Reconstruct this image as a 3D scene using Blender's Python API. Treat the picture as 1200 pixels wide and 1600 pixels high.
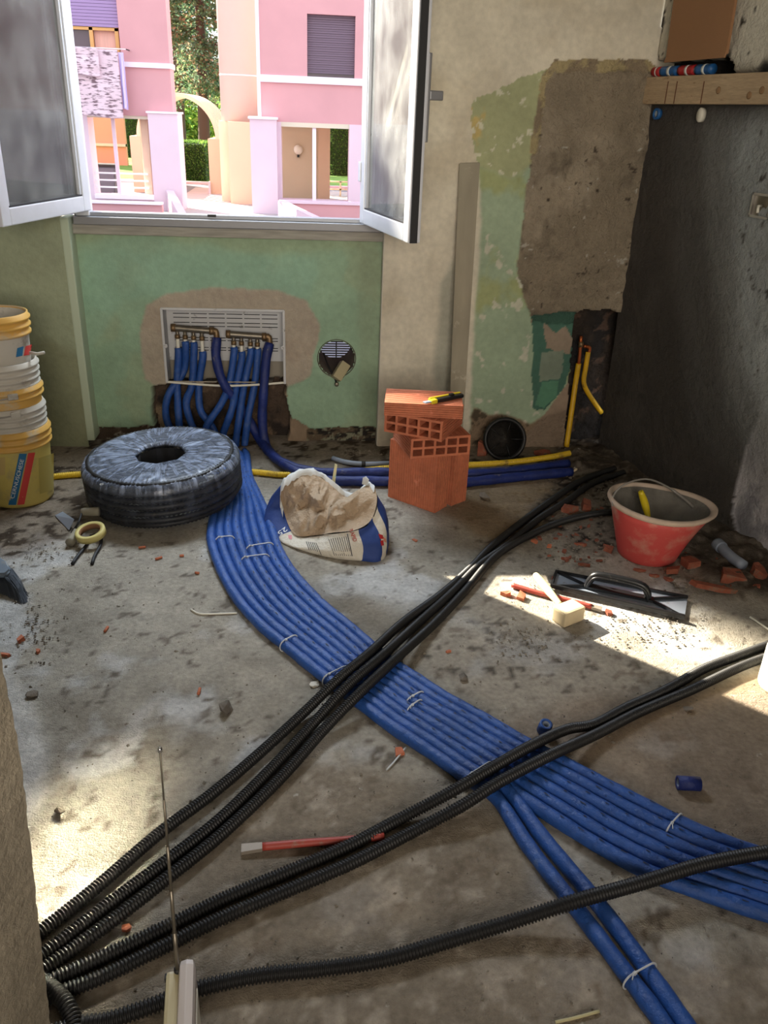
import bpy, bmesh, math, random
import numpy as np
from mathutils import Vector, Matrix

for o in list(bpy.data.objects): bpy.data.objects.remove(o)
S = bpy.context.scene
COL = S.collection
rnd = random.Random(7)

# ---------------------------------------------------------------- camera
FPX, CH = 1294.0, 1.4
def _cam():
    hy, roll, D = 180.0, .04, 14500.0
    a = Vector((0, hy-800, FPX)); b = Vector((1000, hy+roll*1000-800, FPX))
    up = a.cross(b).normalized()
    if up.y > 0: up = -up
    x = Vector((D, hy+roll*D-800, FPX)); x = (x-up*x.dot(up)).normalized()
    y = up.cross(x)
    if y.z < 0: y = -y
    return Matrix((x, y, up))
RM = _cam()
cd = bpy.data.cameras.new('camera'); cam = bpy.data.objects.new('camera', cd); COL.objects.link(cam)
cd.sensor_fit = 'VERTICAL'; cd.sensor_height = 24; cd.lens = FPX/1600*24; cd.clip_start = .02; cd.clip_end = 500
cam.matrix_world = Matrix.Translation((0, 0, CH)) @ (RM @ Matrix.Diagonal((1, -1, -1))).to_4x4()
S.camera = cam
# ---------------------------------------------------------------- sky, sun, lamps, exposure
S.view_settings.view_transform = 'Standard'; S.view_settings.look = 'None'
S.view_settings.gamma = 1; S.view_settings.use_curve_mapping = False
S.view_settings.exposure = 0.0
S.render.engine = 'CYCLES'
S.cycles.use_denoising = True; S.cycles.max_bounces = 8; S.cycles.diffuse_bounces = 5
S.cycles.caustics_reflective = False; S.cycles.caustics_refractive = False
S.cycles.sample_clamp_indirect = 6; S.cycles.transparent_max_bounces = 12
W = bpy.data.worlds.new('sky'); S.world = W; W.use_nodes = True
nt = W.node_tree; nt.nodes.clear()
wo = nt.nodes.new('ShaderNodeOutputWorld'); bg = nt.nodes.new('ShaderNodeBackground')
tc = nt.nodes.new('ShaderNodeTexCoord'); sp = nt.nodes.new('ShaderNodeSeparateXYZ'); cr = nt.nodes.new('ShaderNodeValToRGB')
cr.color_ramp.elements[0].position = 0.0; cr.color_ramp.elements[0].color = (.95, .95, .93, 1)
cr.color_ramp.elements[1].position = .7; cr.color_ramp.elements[1].color = (.66, .79, 1.0, 1)
nt.links.new(tc.outputs['Generated'], sp.inputs[0]); nt.links.new(sp.outputs['Z'], cr.inputs[0])
nt.links.new(cr.outputs[0], bg.inputs[0]); nt.links.new(bg.outputs[0], wo.inputs[0])
bg.inputs[1].default_value = 2.5

def lamp(name, kind, loc, aim, energy, color, **kw):
    l = bpy.data.lights.new(name, kind); l.energy = energy; l.color = color
    for k, v in kw.items(): setattr(l, k, v)
    o = bpy.data.objects.new(name, l); COL.objects.link(o); o.location = loc
    o.rotation_euler = Vector(aim).to_track_quat('-Z', 'Y').to_euler()
    return o
SUNDIR = Vector((1.02, -1.0, -.555*math.hypot(1.02, 1.0)))
lamp('sun', 'SUN', (0, 0, 20), SUNDIR, 24.0, (1, .90, .72), angle=math.radians(.4))
# daylight from the open sky entering through the upper part of the window, above the frame of the picture
lamp('window_daylight', 'AREA', (-.35, 3.95, 2.35), (.10, -1, -.85), 85, (.80, .90, 1.0), shape='RECTANGLE', size=1.15, size_y=.6)
# fill lamp added behind the camera to brighten the interior walls
lamp('rear_fill', 'AREA', (.2, -1.9, 1.7), (-.06, 1, -.04), 26, (1, .90, .78), shape='RECTANGLE', size=1.6, size_y=1.4, spread=math.radians(78))
# sunbeam thrown back into the room by the pane of the right-hand sash
lamp('pane_reflection', 'AREA', (.27, 3.38, 1.50), (-.295, -.845, -.575), 3.0, (1, .90, .66), shape='RECTANGLE', size=.17, size_y=.30, spread=math.radians(8))

# ---------------------------------------------------------------- pixel -> world
O = Vector((0, 0, CH))
def ray(px, py): return RM @ Vector((px-600, py-800, FPX))
def at(px, py, z=0.0):
    d = ray(px, py); return O+d*((z-CH)/d.z)
def onY(px, py, Y):
    d = ray(px, py); return O+d*(Y/d.y)
def onP(px, py, o, n):
    d = ray(px, py); return O+d*((Vector(o)-O).dot(n)/d.dot(n))

# ---------------------------------------------------------------- noise
def _h(i, j, s):
    n = (i.astype(np.int64)*374761393+j.astype(np.int64)*668265263+s*1442695041) & 0x7fffffff
    n = ((n ^ (n >> 13))*1274126177) & 0x7fffffff
    return ((n ^ (n >> 16)) & 0xffff)/65535.0
def vn(x, y, s=0):
    xi = np.floor(x); yi = np.floor(y); fx = x-xi; fy = y-yi
    fx = fx*fx*(3-2*fx); fy = fy*fy*(3-2*fy)
    a = _h(xi, yi, s); b = _h(xi+1, yi, s); c = _h(xi, yi+1, s); d = _h(xi+1, yi+1, s)
    return (a*(1-fx)+b*fx)*(1-fy)+(c*(1-fx)+d*fx)*fy
def fbm(x, y, s=0, oc=4):
    r = 0; a = .5; t = 0
    for k in range(oc):
        r = r+a*vn(x*2**k+k*7.3, y*2**k-k*3.1, s+k); t += a; a *= .55
    return r/t
def inpoly(x, y, P):
    r = np.zeros(x.shape, bool); n = len(P)
    for i in range(n):
        x1, y1 = P[i]; x2, y2 = P[(i+1) % n]
        if y1 == y2: continue
        c = ((y1 > y) != (y2 > y)) & (x < (x2-x1)*(y-y1)/(y2-y1)+x1)
        r ^= c
    return r

# ---------------------------------------------------------------- materials
def c(r, g, b):
    f = lambda v: (v/255/12.92 if v/255 <= .04045 else ((v/255+.055)/1.055)**2.4)
    return (f(r), f(g), f(b), 1)
def mat(name, col, rough=.7, metal=0, var=None, bump=None, attr=None, spec=None, coord='Object', tr=None, emit=None, vor=None):
    m = bpy.data.materials.new(name); m.use_nodes = True; t = m.node_tree; N = t.nodes; L = t.links
    b = N['Principled BSDF']; b.inputs['Roughness'].default_value = rough; b.inputs['Metallic'].default_value = metal
    if spec is not None: b.inputs['Specular IOR Level'].default_value = spec
    b.inputs['Base Color'].default_value = col
    co = N.new('ShaderNodeTexCoord').outputs[coord]
    src = None
    if attr:
        a = N.new('ShaderNodeAttribute'); a.attribute_name = attr; src = a.outputs['Color']
    if var:      # list of (scale, amount, optional stretch, detail): multiply around 1
        for v in var:
            mp = N.new('ShaderNodeMapping'); L.new(co, mp.inputs[0])
            if len(v) > 2: mp.inputs['Scale'].default_value = v[2]
            nz = N.new('ShaderNodeTexNoise'); nz.inputs['Scale'].default_value = v[0]; nz.inputs['Detail'].default_value = 5
            L.new(mp.outputs[0], nz.inputs['Vector'])
            mr = N.new('ShaderNodeMapRange'); mr.inputs[1].default_value = .3; mr.inputs[2].default_value = .7
            mr.inputs[3].default_value = 1-v[1]; mr.inputs[4].default_value = 1+v[1]
            L.new(nz.outputs['Fac'], mr.inputs[0])
            mx = N.new('ShaderNodeMix'); mx.data_type = 'RGBA'; mx.blend_type = 'MULTIPLY'; mx.inputs[0].default_value = 1
            if src: L.new(src, mx.inputs[6])
            else: mx.inputs[6].default_value = col
            L.new(mr.outputs[0], mx.inputs[7]); src = mx.outputs[2]
    if tr:       # (second colour, scale, threshold, softness, stretch): blotches of dirt or wear
        for q in tr:
            mp = N.new('ShaderNodeMapping'); L.new(co, mp.inputs[0])
            if len(q) > 4: mp.inputs['Scale'].default_value = q[4]
            nz = N.new('ShaderNodeTexNoise'); nz.inputs['Scale'].default_value = q[1]; nz.inputs['Detail'].default_value = 7; nz.inputs['Roughness'].default_value = .65
            L.new(mp.outputs[0], nz.inputs['Vector'])
            mr = N.new('ShaderNodeMapRange'); mr.inputs[1].default_value = q[2]; mr.inputs[2].default_value = q[2]+q[3]
            L.new(nz.outputs['Fac'], mr.inputs[0])
            mx = N.new('ShaderNodeMix'); mx.data_type = 'RGBA'; L.new(mr.outputs[0], mx.inputs[0])
            if src: L.new(src, mx.inputs[6])
            else: mx.inputs[6].default_value = col
            mx.inputs[7].default_value = q[0]; src = mx.outputs[2]
    if src: L.new(src, b.inputs['Base Color'])
    prev = None
    for v in (bump or []):
        mp = N.new('ShaderNodeMapping'); L.new(co, mp.inputs[0])
        if len(v) > 2: mp.inputs['Scale'].default_value = v[2]
        nz = N.new('ShaderNodeTexNoise'); nz.inputs['Scale'].default_value = v[0]; nz.inputs['Detail'].default_value = 6; nz.inputs['Roughness'].default_value = .65
        L.new(mp.outputs[0], nz.inputs['Vector'])
        bp = N.new('ShaderNodeBump'); bp.inputs['Strength'].default_value = v[1]; bp.inputs['Distance'].default_value = .01 if len(v) < 4 else v[3]
        L.new(nz.outputs['Fac'], bp.inputs['Height'])
        if prev: L.new(prev, bp.inputs['Normal'])
        prev = bp.outputs[0]
    if prev: L.new(prev, b.inputs['Normal'])
    if emit:
        b.inputs['Emission Color'].default_value = emit[0]; b.inputs['Emission Strength'].default_value = emit[1]
    return m

M = {}
M['wall'] = mat('wall_plaster', (1,)*4, .85, attr='Col', var=[(6, .10), (40, .08)], bump=[(110, .22), (22, .25)])
M['floor'] = mat('concrete_floor', (1,)*4, .82, attr='Col', var=[(2.5, .14), (13, .15), (70, .16)],
                 tr=[(c(84, 77, 70), 60, .66, .04), (c(205, 200, 190), 22, .66, .09), (c(118, 110, 100), 9, .68, .12)], bump=[(55, .5), (220, .45), (16, .5)], spec=.08)
M['white'] = mat('white_paint_plaster', c(212, 205, 190), .85, var=[(3, .06)], bump=[(40, .1)])
M['dark'] = mat('dark_room_plaster', c(150, 142, 128), .9, var=[(4, .1)])
M['green'] = mat('green_paint', c(134, 160, 128), .8, var=[(5, .1)], bump=[(50, .15)])
M['alu'] = mat('white_aluminium', c(214, 217, 224), .32, 0.15, var=[(20, .03)])
M['steel'] = mat('raw_aluminium', c(132, 132, 134), .5, .6, var=[(30, .06, (1, 20, 20))])
M['gasket'] = mat('black_gasket', c(30, 30, 32), .6)
M['oldwood'] = mat('grey_wood_strip', c(150, 146, 135), .7, var=[(8, .2, (1, 12, 12))])
M['gas_y'] = mat('yellow_gas_sleeve', c(214, 168, 28), .5, var=[(20, .15)], tr=[(c(120, 92, 40), 14, .58, .1)])
M['blue'] = mat('blue_foam_sleeve', c(38, 80, 152), .42, var=[(5, .14), (45, .14)], bump=[(70, .45), (18, .35)], tr=[(c(92, 116, 160), 12, .64, .10), (c(24, 46, 96), 60, .66, .05)])
M['blue2'] = mat('dark_blue_foam_sleeve', c(24, 42, 108), .5, var=[(6, .2), (30, .15)], bump=[(50, .5)], tr=[(c(112, 108, 112), 14, .62, .09)])
M['black'] = mat('black_corrugated_plastic', c(27, 26, 26), .5, var=[(5, .2)], tr=[(c(84, 78, 68), 12, .64, .14)], spec=.4)
M['yellow_c'] = mat('yellow_corrugated_plastic', c(212, 176, 40), .45, tr=[(c(120, 98, 50), 10, .58, .12)])
M['tie'] = mat('white_nylon', c(205, 208, 210), .45)
M['terra'] = mat('terracotta', c(188, 110, 78), .82, var=[(12, .14), (60, .10)], bump=[(160, .2)], tr=[(c(222, 140, 110), 20, .62, .08)])
M['terra_d'] = mat('dusty_terracotta', c(150, 84, 62), .9, var=[(25, .3)], bump=[(90, .6)], tr=[(c(128, 108, 92), 22, .52, .14)])
M['stone'] = mat('mortar_rubble', c(128, 118, 106), .95, var=[(20, .25)], bump=[(70, .7)])
M['dirt'] = mat('dark_rubble', c(112, 104, 94), .95, var=[(30, .3)], bump=[(90, .8)])
M['pail_y'] = mat('yellow_pail_plastic', c(196, 178, 98), .45, var=[(4, .12)], tr=[(c(160, 146, 108), 7, .54, .16)])
M['pail_o'] = mat('amber_pail_plastic', c(206, 160, 76), .5, var=[(4, .14)], tr=[(c(186, 172, 146), 9, .50, .14)])
M['pail_w'] = mat('white_pail_plastic', c(186, 180, 168), .5, var=[(4, .12)], tr=[(c(128, 118, 104), 10, .54, .14)])
M['ink'] = mat('dark_ink', c(40, 42, 48), .6)
M['p_blue'] = mat('teal_print', c(36, 104, 148), .5, tr=[(c(190, 190, 150), 30, .66, .05)])
M['p_red'] = mat('red_print', c(204, 66, 62), .5, tr=[(c(214, 190, 120), 25, .66, .05)])
M['p_white'] = mat('white_print', c(225, 228, 225), .5)
M['mortar'] = mat('dried_mortar', c(112, 108, 100), .95, bump=[(40, .8)], var=[(20, .2)])
M['b_red'] = mat('red_bucket_plastic', c(200, 78, 74), .55, var=[(4, .12)], tr=[(c(200, 150, 132), 9, .47, .2), (c(190, 176, 160), 30, .68, .05)])
M['b_rim'] = mat('dusty_bucket_rim', c(196, 176, 158), .7, var=[(12, .15)], bump=[(60, .3)])
M['wire'] = mat('dusty_wire', c(150, 145, 138), .5, .4)
M['chrome'] = mat('chrome', c(200, 200, 205), .2, 1)
M['brass'] = mat('brass', c(128, 104, 74), .45, .6, var=[(20, .2)])
M['nickel'] = mat('dull_nickel', c(126, 118, 104), .4, .7, var=[(25, .2)])
M['box'] = mat('grey_box_plastic', c(196, 196, 196), .5, var=[(6, .06)], tr=[(c(120, 116, 110), 16, .63, .08)])
M['slot'] = mat('slot_black', c(24, 24, 26), .9)
M['beam'] = mat('pine_beam', c(184, 160, 128), .75, var=[(5, .12, (1, 1, 14)), (30, .12, (1, 1, 10))], tr=[(c(120, 90, 62), 9, .62, .08, (1, 1, 4))], bump=[(30, .2, (1, 1, 12))])
M['card'] = mat('cardboard', c(152, 112, 78), .85, var=[(3, .06), (50, .04, (1, 1, 20))])
M['board'] = mat('grey_straightedge', c(150, 142, 122), .7, var=[(5, .15, (3, 3, .6))], tr=[(c(190, 180, 160), 12, .6, .1)])
M['frame_y'] = mat('yellow_plastic', c(226, 200, 40), .4, tr=[(c(120, 112, 90), 12, .6, .1)])
M['blackp'] = mat('black_plastic', c(26, 27, 30), .35, tr=[(c(120, 112, 104), 14, .63, .1)])
M['blade'] = mat('steel_blade', c(176, 188, 206), .38, .55, tr=[(c(130, 122, 112), 20, .6, .08)])
M['redtool'] = mat('red_painted_steel', c(168, 68, 56), .55, tr=[(c(150, 120, 100), 18, .58, .1)])
M['handle'] = mat('pale_handle', c(206, 196, 150), .6, tr=[(c(150, 184, 168), 16, .56, .05)])
M['rubber'] = mat('pale_rubber', c(214, 196, 160), .7, var=[(14, .12)])
M['tape'] = mat('masking_tape', c(214, 200, 128), .6)
M['greyh'] = mat('dusty_wood_handle', c(150, 144, 126), .75, var=[(14, .15)])
M['brist'] = mat('grey_bristle', c(72, 80, 92), .6)
M['broom'] = mat('blue_grey_plastic', c(128, 142, 158), .6, tr=[(c(170, 166, 156), 14, .55, .1)])
M['radio_y'] = mat('cream_radio_plastic', c(196, 184, 146), .45)
M['radio_w'] = mat('pale_radio_plastic', c(206, 196, 190), .35)
M['paper'] = mat('sack_paper', c(214, 206, 190), .75, bump=[(18, .8, (1, 1, 1), .02)], var=[(6, .06)])
M['navy'] = mat('navy_print', c(34, 60, 124), .7, bump=[(14, .5)])
M['liner'] = mat('brown_sack_lining', c(186, 162, 134), .7, bump=[(16, .9, (1, 1, 1), .03), (40, .3)], var=[(5, .08)])
M['liner_w'] = mat('pale_sack_edge', c(216, 216, 212), .75, bump=[(14, .4)])
M['jamb'] = mat('rough_jamb_plaster', c(150, 140, 122), .9, var=[(7, .15)], bump=[(30, .5), (120, .3)])
M['jamb_shade'] = mat('shaded_jamb_side', c(46, 40, 34), .8)  # dark copy of the jamb plaster: shade painted in on its camera-facing side
M['pvc'] = mat('grey_pipe', c(140, 150, 166), .45)
M['whitep'] = mat('white_plastic', c(226, 222, 206), .4)
M['packr'] = mat('red_packet', c(176, 40, 44), .45, tr=[(c(150, 130, 110), 40, .62, .1)])
M['packb'] = mat('blue_packet', c(34, 92, 150), .45, tr=[(c(150, 140, 130), 40, .62, .1)])
M['copper'] = mat('copper', c(190, 104, 60), .35, .8)
# outside
M['pink'] = mat('pink_render', c(208, 152, 154), .9, var=[(1.5, .04)])
M['pinkl'] = mat('pale_pink_render', c(220, 194, 204), .9, var=[(1.5, .03)])
M['cream'] = mat('cream_render', c(216, 202, 180), .9, var=[(1, .03)])
M['apric'] = mat('apricot_render', c(212, 184, 160), .9, var=[(1, .03)])
M['band'] = mat('white_band', c(240, 226, 236), .8)
M['shut'] = mat('mauve_shutter', c(112, 90, 104), .6)
M['shutl'] = mat('lilac_shutter', c(160, 130, 172), .6)
M['amber'] = mat('amber_wood_frame', c(214, 160, 96), .6)
M['pane_d'] = mat('dark_window_pane', c(90, 72, 80), .08)
M['curtain'] = mat('pink_curtain', c(226, 176, 160), .9, var=[(8, .1, (6, 1, .2))])
M['pave'] = mat('terrace_paving', c(176, 164, 160), .9, var=[(2, .05)])
M['street'] = mat('asphalt', c(120, 118, 124), .9, var=[(2, .1)])
M['grass'] = mat('lawn_grass', c(110, 150, 60), .9, var=[(3, .2)], bump=[(12, .6, (1, 1, 1), .1)])
M['leaf'] = mat('leaves', (1,)*4, .8, attr='Col')
M['bark'] = mat('bark', c(80, 64, 56), .9, bump=[(8, .6)])
M['lilac'] = mat('lilac_cloth', c(206, 190, 232), .9)
M['glassball'] = mat('lamp_globe', c(245, 240, 230), .3)
M['carw'] = mat('car_paint_white', c(220, 225, 232), .25)
M['carb'] = mat('car_paint_silver', c(176, 184, 206), .25)
M['tyre'] = mat('tyre', c(30, 30, 32), .8)
M['binp'] = mat('grey_bin_plastic', c(78, 84, 98), .6)
def leafy(m):
    t = m.node_tree; b = t.nodes['Principled BSDF']; o = t.nodes['Material Output']; a = t.nodes['Attribute']
    tr = t.nodes.new('ShaderNodeBsdfTranslucent'); mx = t.nodes.new('ShaderNodeMixShader'); mx.inputs[0].default_value = .6
    t.links.new(a.outputs['Color'], tr.inputs[0]); t.links.new(b.outputs[0], mx.inputs[1]); t.links.new(tr.outputs[0], mx.inputs[2]); t.links.new(mx.outputs[0], o.inputs[0])
leafy(M['leaf'])
def bumpalpha(m, gains):
    t = m.node_tree; a = t.nodes['Attribute']
    for n_, g in zip([n for n in t.nodes if n.type == 'BUMP'], gains):
        mu = t.nodes.new('ShaderNodeMath'); mu.operation = 'MULTIPLY'; mu.inputs[1].default_value = g
        t.links.new(a.outputs['Alpha'], mu.inputs[0]); t.links.new(mu.outputs[0], n_.inputs['Strength']); n_.inputs['Distance'].default_value = .032
bumpalpha(M['wall'], (.55, 1.0))
def zebra():
    m = bpy.data.materials.new('zebra_print_cloth'); m.use_nodes = True; t = m.node_tree; b = t.nodes['Principled BSDF']; b.inputs['Roughness'].default_value = .9
    tcn = t.nodes.new('ShaderNodeTexCoord'); mp = t.nodes.new('ShaderNodeMapping'); mp.inputs['Scale'].default_value = (1.2, 1, 5)
    nz = t.nodes.new('ShaderNodeTexNoise'); nz.inputs['Scale'].default_value = 6; nz.inputs['Detail'].default_value = 4
    w = t.nodes.new('ShaderNodeTexWave'); w.bands_direction = 'X'; w.inputs['Scale'].default_value = .9; w.inputs['Distortion'].default_value = 1
    r = t.nodes.new('ShaderNodeValToRGB'); r.color_ramp.elements[0].position = .42; r.color_ramp.elements[1].position = .56
    r.color_ramp.elements[0].color = c(122, 96, 104); r.color_ramp.elements[1].color = c(226, 198, 206)
    md = t.nodes.new('ShaderNodeMath'); md.operation = 'MULTIPLY_ADD'; md.inputs[1].default_value = .10
    t.links.new(tcn.outputs['Object'], mp.inputs[0]); t.links.new(mp.outputs[0], nz.inputs[0]); t.links.new(tcn.outputs['Object'], w.inputs[0])
    t.links.new(w.outputs[1], md.inputs[0]); t.links.new(nz.outputs[0], md.inputs[2]); t.links.new(md.outputs[0], r.inputs[0]); t.links.new(r.outputs[0], b.inputs['Base Color'])
    return m
M['zebra'] = zebra()
def glassmat(name, tint, dirt, refl):
    m = bpy.data.materials.new(name); m.use_nodes = True; t = m.node_tree; t.nodes.clear()
    o = t.nodes.new('ShaderNodeOutputMaterial'); tr = t.nodes.new('ShaderNodeBsdfTransparent'); gl = t.nodes.new('ShaderNodeBsdfGlossy')
    gl.inputs['Roughness'].default_value = .02; tr.inputs[0].default_value = tint
    fr = t.nodes.new('ShaderNodeFresnel'); fr.inputs[0].default_value = refl
    mx = t.nodes.new('ShaderNodeMixShader'); df = t.nodes.new('ShaderNodeBsdfDiffuse'); df.inputs[0].default_value = (.75, .76, .74, 1)
    m2 = t.nodes.new('ShaderNodeMixShader'); tcn = t.nodes.new('ShaderNodeTexCoord'); mp = t.nodes.new('ShaderNodeMapping'); mp.inputs['Scale'].default_value = (1, 3, .8)
    nz = t.nodes.new('ShaderNodeTexNoise'); nz.inputs['Scale'].default_value = 9; nz.inputs['Detail'].default_value = 6
    mr = t.nodes.new('ShaderNodeMapRange'); mr.inputs[1].default_value = .35; mr.inputs[2].default_value = .75; mr.inputs[3].default_value = dirt*.5; mr.inputs[4].default_value = dirt*1.6  # diffuse film on the pane: dust plus painted-in brightness of reflections
    t.links.new(tcn.outputs['Object'], mp.inputs[0]); t.links.new(mp.outputs[0], nz.inputs[0]); t.links.new(nz.outputs[0], mr.inputs[0]); t.links.new(mr.outputs[0], m2.inputs[0])
    t.links.new(fr.outputs[0], mx.inputs[0]); t.links.new(tr.outputs[0], mx.inputs[1]); t.links.new(gl.outputs[0], mx.inputs[2])
    t.links.new(mx.outputs[0], m2.inputs[1]); t.links.new(df.outputs[0], m2.inputs[2]); t.links.new(m2.outputs[0], o.inputs[0])
    return m
M['glass'] = glassmat('window_glass', (.92, .95, .93, 1), .15, 1.55)  # haze raised to imitate daylight reflected in the left pane
M['glass_d'] = glassmat('dusty_window_glass', (.80, .84, .82, 1), .20, 1.6)
def filmmat():
    m = bpy.data.materials.new('stretch_film'); m.use_nodes = True; t = m.node_tree; t.nodes.clear()
    o = t.nodes.new('ShaderNodeOutputMaterial'); tr = t.nodes.new('ShaderNodeBsdfTransparent'); pb = t.nodes.new('ShaderNodeBsdfPrincipled')
    pb.inputs['Base Color'].default_value = c(160, 172, 196); pb.inputs['Roughness'].default_value = .28
    uv = t.nodes.new('ShaderNodeUVMap')
    outs = []
    for sc_, st in ((1.0, (110, 5, 1)), (1.0, (24, 7, 1)), (1.0, (90, 9, 1))):
        mp = t.nodes.new('ShaderNodeMapping'); mp.inputs['Scale'].default_value = st; mp.inputs['Rotation'].default_value = (0, 0, .12)
        nz = t.nodes.new('ShaderNodeTexNoise'); nz.inputs['Scale'].default_value = sc_; nz.inputs['Detail'].default_value = 4; nz.inputs['Distortion'].default_value = 1.2
        t.links.new(uv.outputs[0], mp.inputs[0]); t.links.new(mp.outputs[0], nz.inputs[0]); outs.append(nz.outputs[0])
    mu = t.nodes.new('ShaderNodeMath'); mu.operation = 'MULTIPLY'; t.links.new(outs[0], mu.inputs[0]); t.links.new(outs[1], mu.inputs[1])
    a = t.nodes.new('ShaderNodeAttribute'); a.attribute_name = 'Col'
    mr = t.nodes.new('ShaderNodeMapRange'); mr.inputs[1].default_value = .20; mr.inputs[2].default_value = .42; mr.inputs[3].default_value = .20; mr.inputs[4].default_value = .95
    t.links.new(mu.outputs[0], mr.inputs[0])
    m3 = t.nodes.new('ShaderNodeMath'); m3.operation = 'MULTIPLY'; t.links.new(mr.outputs[0], m3.inputs[0]); t.links.new(a.outputs['Fac'], m3.inputs[1])
    bp = t.nodes.new('ShaderNodeBump'); bp.inputs['Strength'].default_value = .5; bp.inputs['Distance'].default_value = .01; t.links.new(outs[1], bp.inputs['Height']); t.links.new(bp.outputs[0], pb.inputs['Normal'])
    mx = t.nodes.new('ShaderNodeMixShader'); t.links.new(m3.outputs[0], mx.inputs[0]); t.links.new(tr.outputs[0], mx.inputs[1]); t.links.new(pb.outputs[0], mx.inputs[2])
    t.links.new(mx.outputs[0], o.inputs[0]); return m
M['film'] = filmmat()

# ---------------------------------------------------------------- object helpers
ROOT = {}
def tag(o, label=None, cat=None, group=None, kind=None):
    if label: o['label'] = label
    if cat: o['category'] = cat
    if group: o['group'] = group
    if kind: o['kind'] = kind
    return o
def thing(name, label, cat, loc=(0, 0, 0), rz=0, group=None, rot=None):
    o = bpy.data.objects.new(name, None); COL.objects.link(o); o.empty_display_size = .05
    o.location = loc; o.rotation_euler = rot if rot else (0, 0, rz)
    mw = Matrix.Translation(Vector(loc)) @ o.rotation_euler.to_matrix().to_4x4()
    ROOT[o.name] = mw
    return tag(o, label, cat, group)
def mk(name, V, F, m, parent=None, smooth=True, world=True, uv=None):
    me = bpy.data.meshes.new(name); me.from_pydata([tuple(v) for v in V], [], F); me.update()
    if smooth: me.polygons.foreach_set('use_smooth', [True]*len(me.polygons))
    return put(name, me, m, parent, world)
def put(name, me, m, parent=None, world=True):
    if m is not None: me.materials.append(m)
    o = bpy.data.objects.new(name, me); COL.objects.link(o)
    if parent:
        o.parent = parent
        if world and parent.name in ROOT: o.matrix_parent_inverse = ROOT[parent.name].inverted()
    return o
def struct(o): o['kind'] = 'structure'; return o
def fin(bm, name, m, parent=None, world=True, smooth=False):
    me = bpy.data.meshes.new(name); bmesh.ops.recalc_face_normals(bm, faces=bm.faces[:]); bm.to_mesh(me); bm.free()
    if smooth: me.polygons.foreach_set('use_smooth', [True]*len(me.polygons))
    return put(name, me, m, parent, world)
def boxbm(bm, ce, sz, rot=None, bev=0):
    g = bmesh.ops.create_cube(bm, size=1)
    mt = Matrix.Translation(Vector(ce)) @ (rot.to_4x4() if rot else Matrix()) @ Matrix.Diagonal((*sz, 1))
    bmesh.ops.transform(bm, matrix=mt, verts=g['verts'])
    if bev:
        es = {e for v in g['verts'] for e in v.link_edges}
        bmesh.ops.bevel(bm, geom=list(es), offset=bev, segments=2, affect='EDGES', profile=.6)
def box(name, ce, sz, m, parent=None, rot=None, bev=0, world=True):
    bm = bmesh.new(); boxbm(bm, ce, sz, rot, bev); return fin(bm, name, m, parent, world)
def bx(name, lo, hi, m, parent=None, bev=0, world=True):
    lo = Vector(lo); hi = Vector(hi); return box(name, (lo+hi)/2, hi-lo, m, parent, None, bev, world)
def prism(name, pts, thick, m, parent=None, world=True, bev=0):
    """pts: planar loop of 3-D points; thick: extrusion vector"""
    bm = bmesh.new(); vs = [bm.verts.new(p) for p in pts]; f = bm.faces.new(vs)
    g = bmesh.ops.extrude_face_region(bm, geom=[f]); bmesh.ops.translate(bm, vec=Vector(thick), verts=[v for v in g['geom'] if isinstance(v, bmesh.types.BMVert)])
    if bev: bmesh.ops.bevel(bm, geom=bm.edges[:], offset=bev, segments=2, affect='EDGES')
    return fin(bm, name, m, parent, world)
def smoothpath(P, ds):
    P = [Vector(p) for p in P]; Q = [P[0]*2-P[1]]+P+[P[-1]*2-P[-2]]; out = []
    for i in range(1, len(Q)-2):
        a, b, c_, d = Q[i-1:i+3]; n = max(2, int((c_-b).length/ds*1.3)+1)
        for k in range(n):
            t = k/n; out.append(.5*((2*b)+(-a+c_)*t+(2*a-5*b+4*c_-d)*t*t+(-a+3*b-3*c_+d)*t**3))
    out.append(P[-1])
    L = [0]
    for i in range(1, len(out)): L.append(L[-1]+(out[i]-out[i-1]).length)
    n = max(2, int(L[-1]/ds)); res = []; j = 0
    for k in range(n+1):
        s = L[-1]*k/n
        while j < len(L)-2 and L[j+1] < s: j += 1
        t = (s-L[j])/max(1e-9, L[j+1]-L[j]); res.append(out[j].lerp(out[j+1], min(1, t)))
    return res, L[-1]
def tube_data(P, r, n=12, ds=.02, rf=None, path=None, caps=True):
    pts, LL = path if path else smoothpath(P, ds)
    V = []; F = []; T0 = None; N0 = None
    for i, p in enumerate(pts):
        t = (pts[min(i+1, len(pts)-1)]-pts[max(i-1, 0)]).normalized()
        if N0 is None:
            N0 = t.cross(Vector((0, 0, 1)))
            if N0.length < .1: N0 = t.cross(Vector((1, 0, 0)))
            N0.normalize()
        else:
            N0 = (N0-t*N0.dot(t)).normalized()
        B = t.cross(N0); s = LL*i/(len(pts)-1)
        rr = rf(s, i) if rf else r
        for k in range(n):
            a = 2*math.pi*k/n; V.append(p+(N0*math.cos(a)+B*math.sin(a))*rr)
        if i:
            q = i*n
            for k in range(n):
                k2 = (k+1) % n; F.append((q-n+k, q-n+k2, q+k2, q+k))
    if caps:
        F.append(tuple(range(n-1, -1, -1))); q = len(V)-n; F.append(tuple(range(q, q+n)))
    return V, F
def tube(name, P, r, m, parent=None, n=12, ds=.02, rf=None, world=True, path=None):
    V, F = tube_data(P, r, n, ds, rf, path); return mk(name, V, F, m, parent, True, world)
def corr(name, P, r, m, parent=None, pitch=.0068, depth=.24, n=12):
    path = smoothpath(P, pitch/4)
    rf = lambda s, i: r*(1, 1, 1-depth, 1-depth)[i % 4]
    return tube(name, P, r, m, parent, n, 0, rf, True, path)
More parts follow.
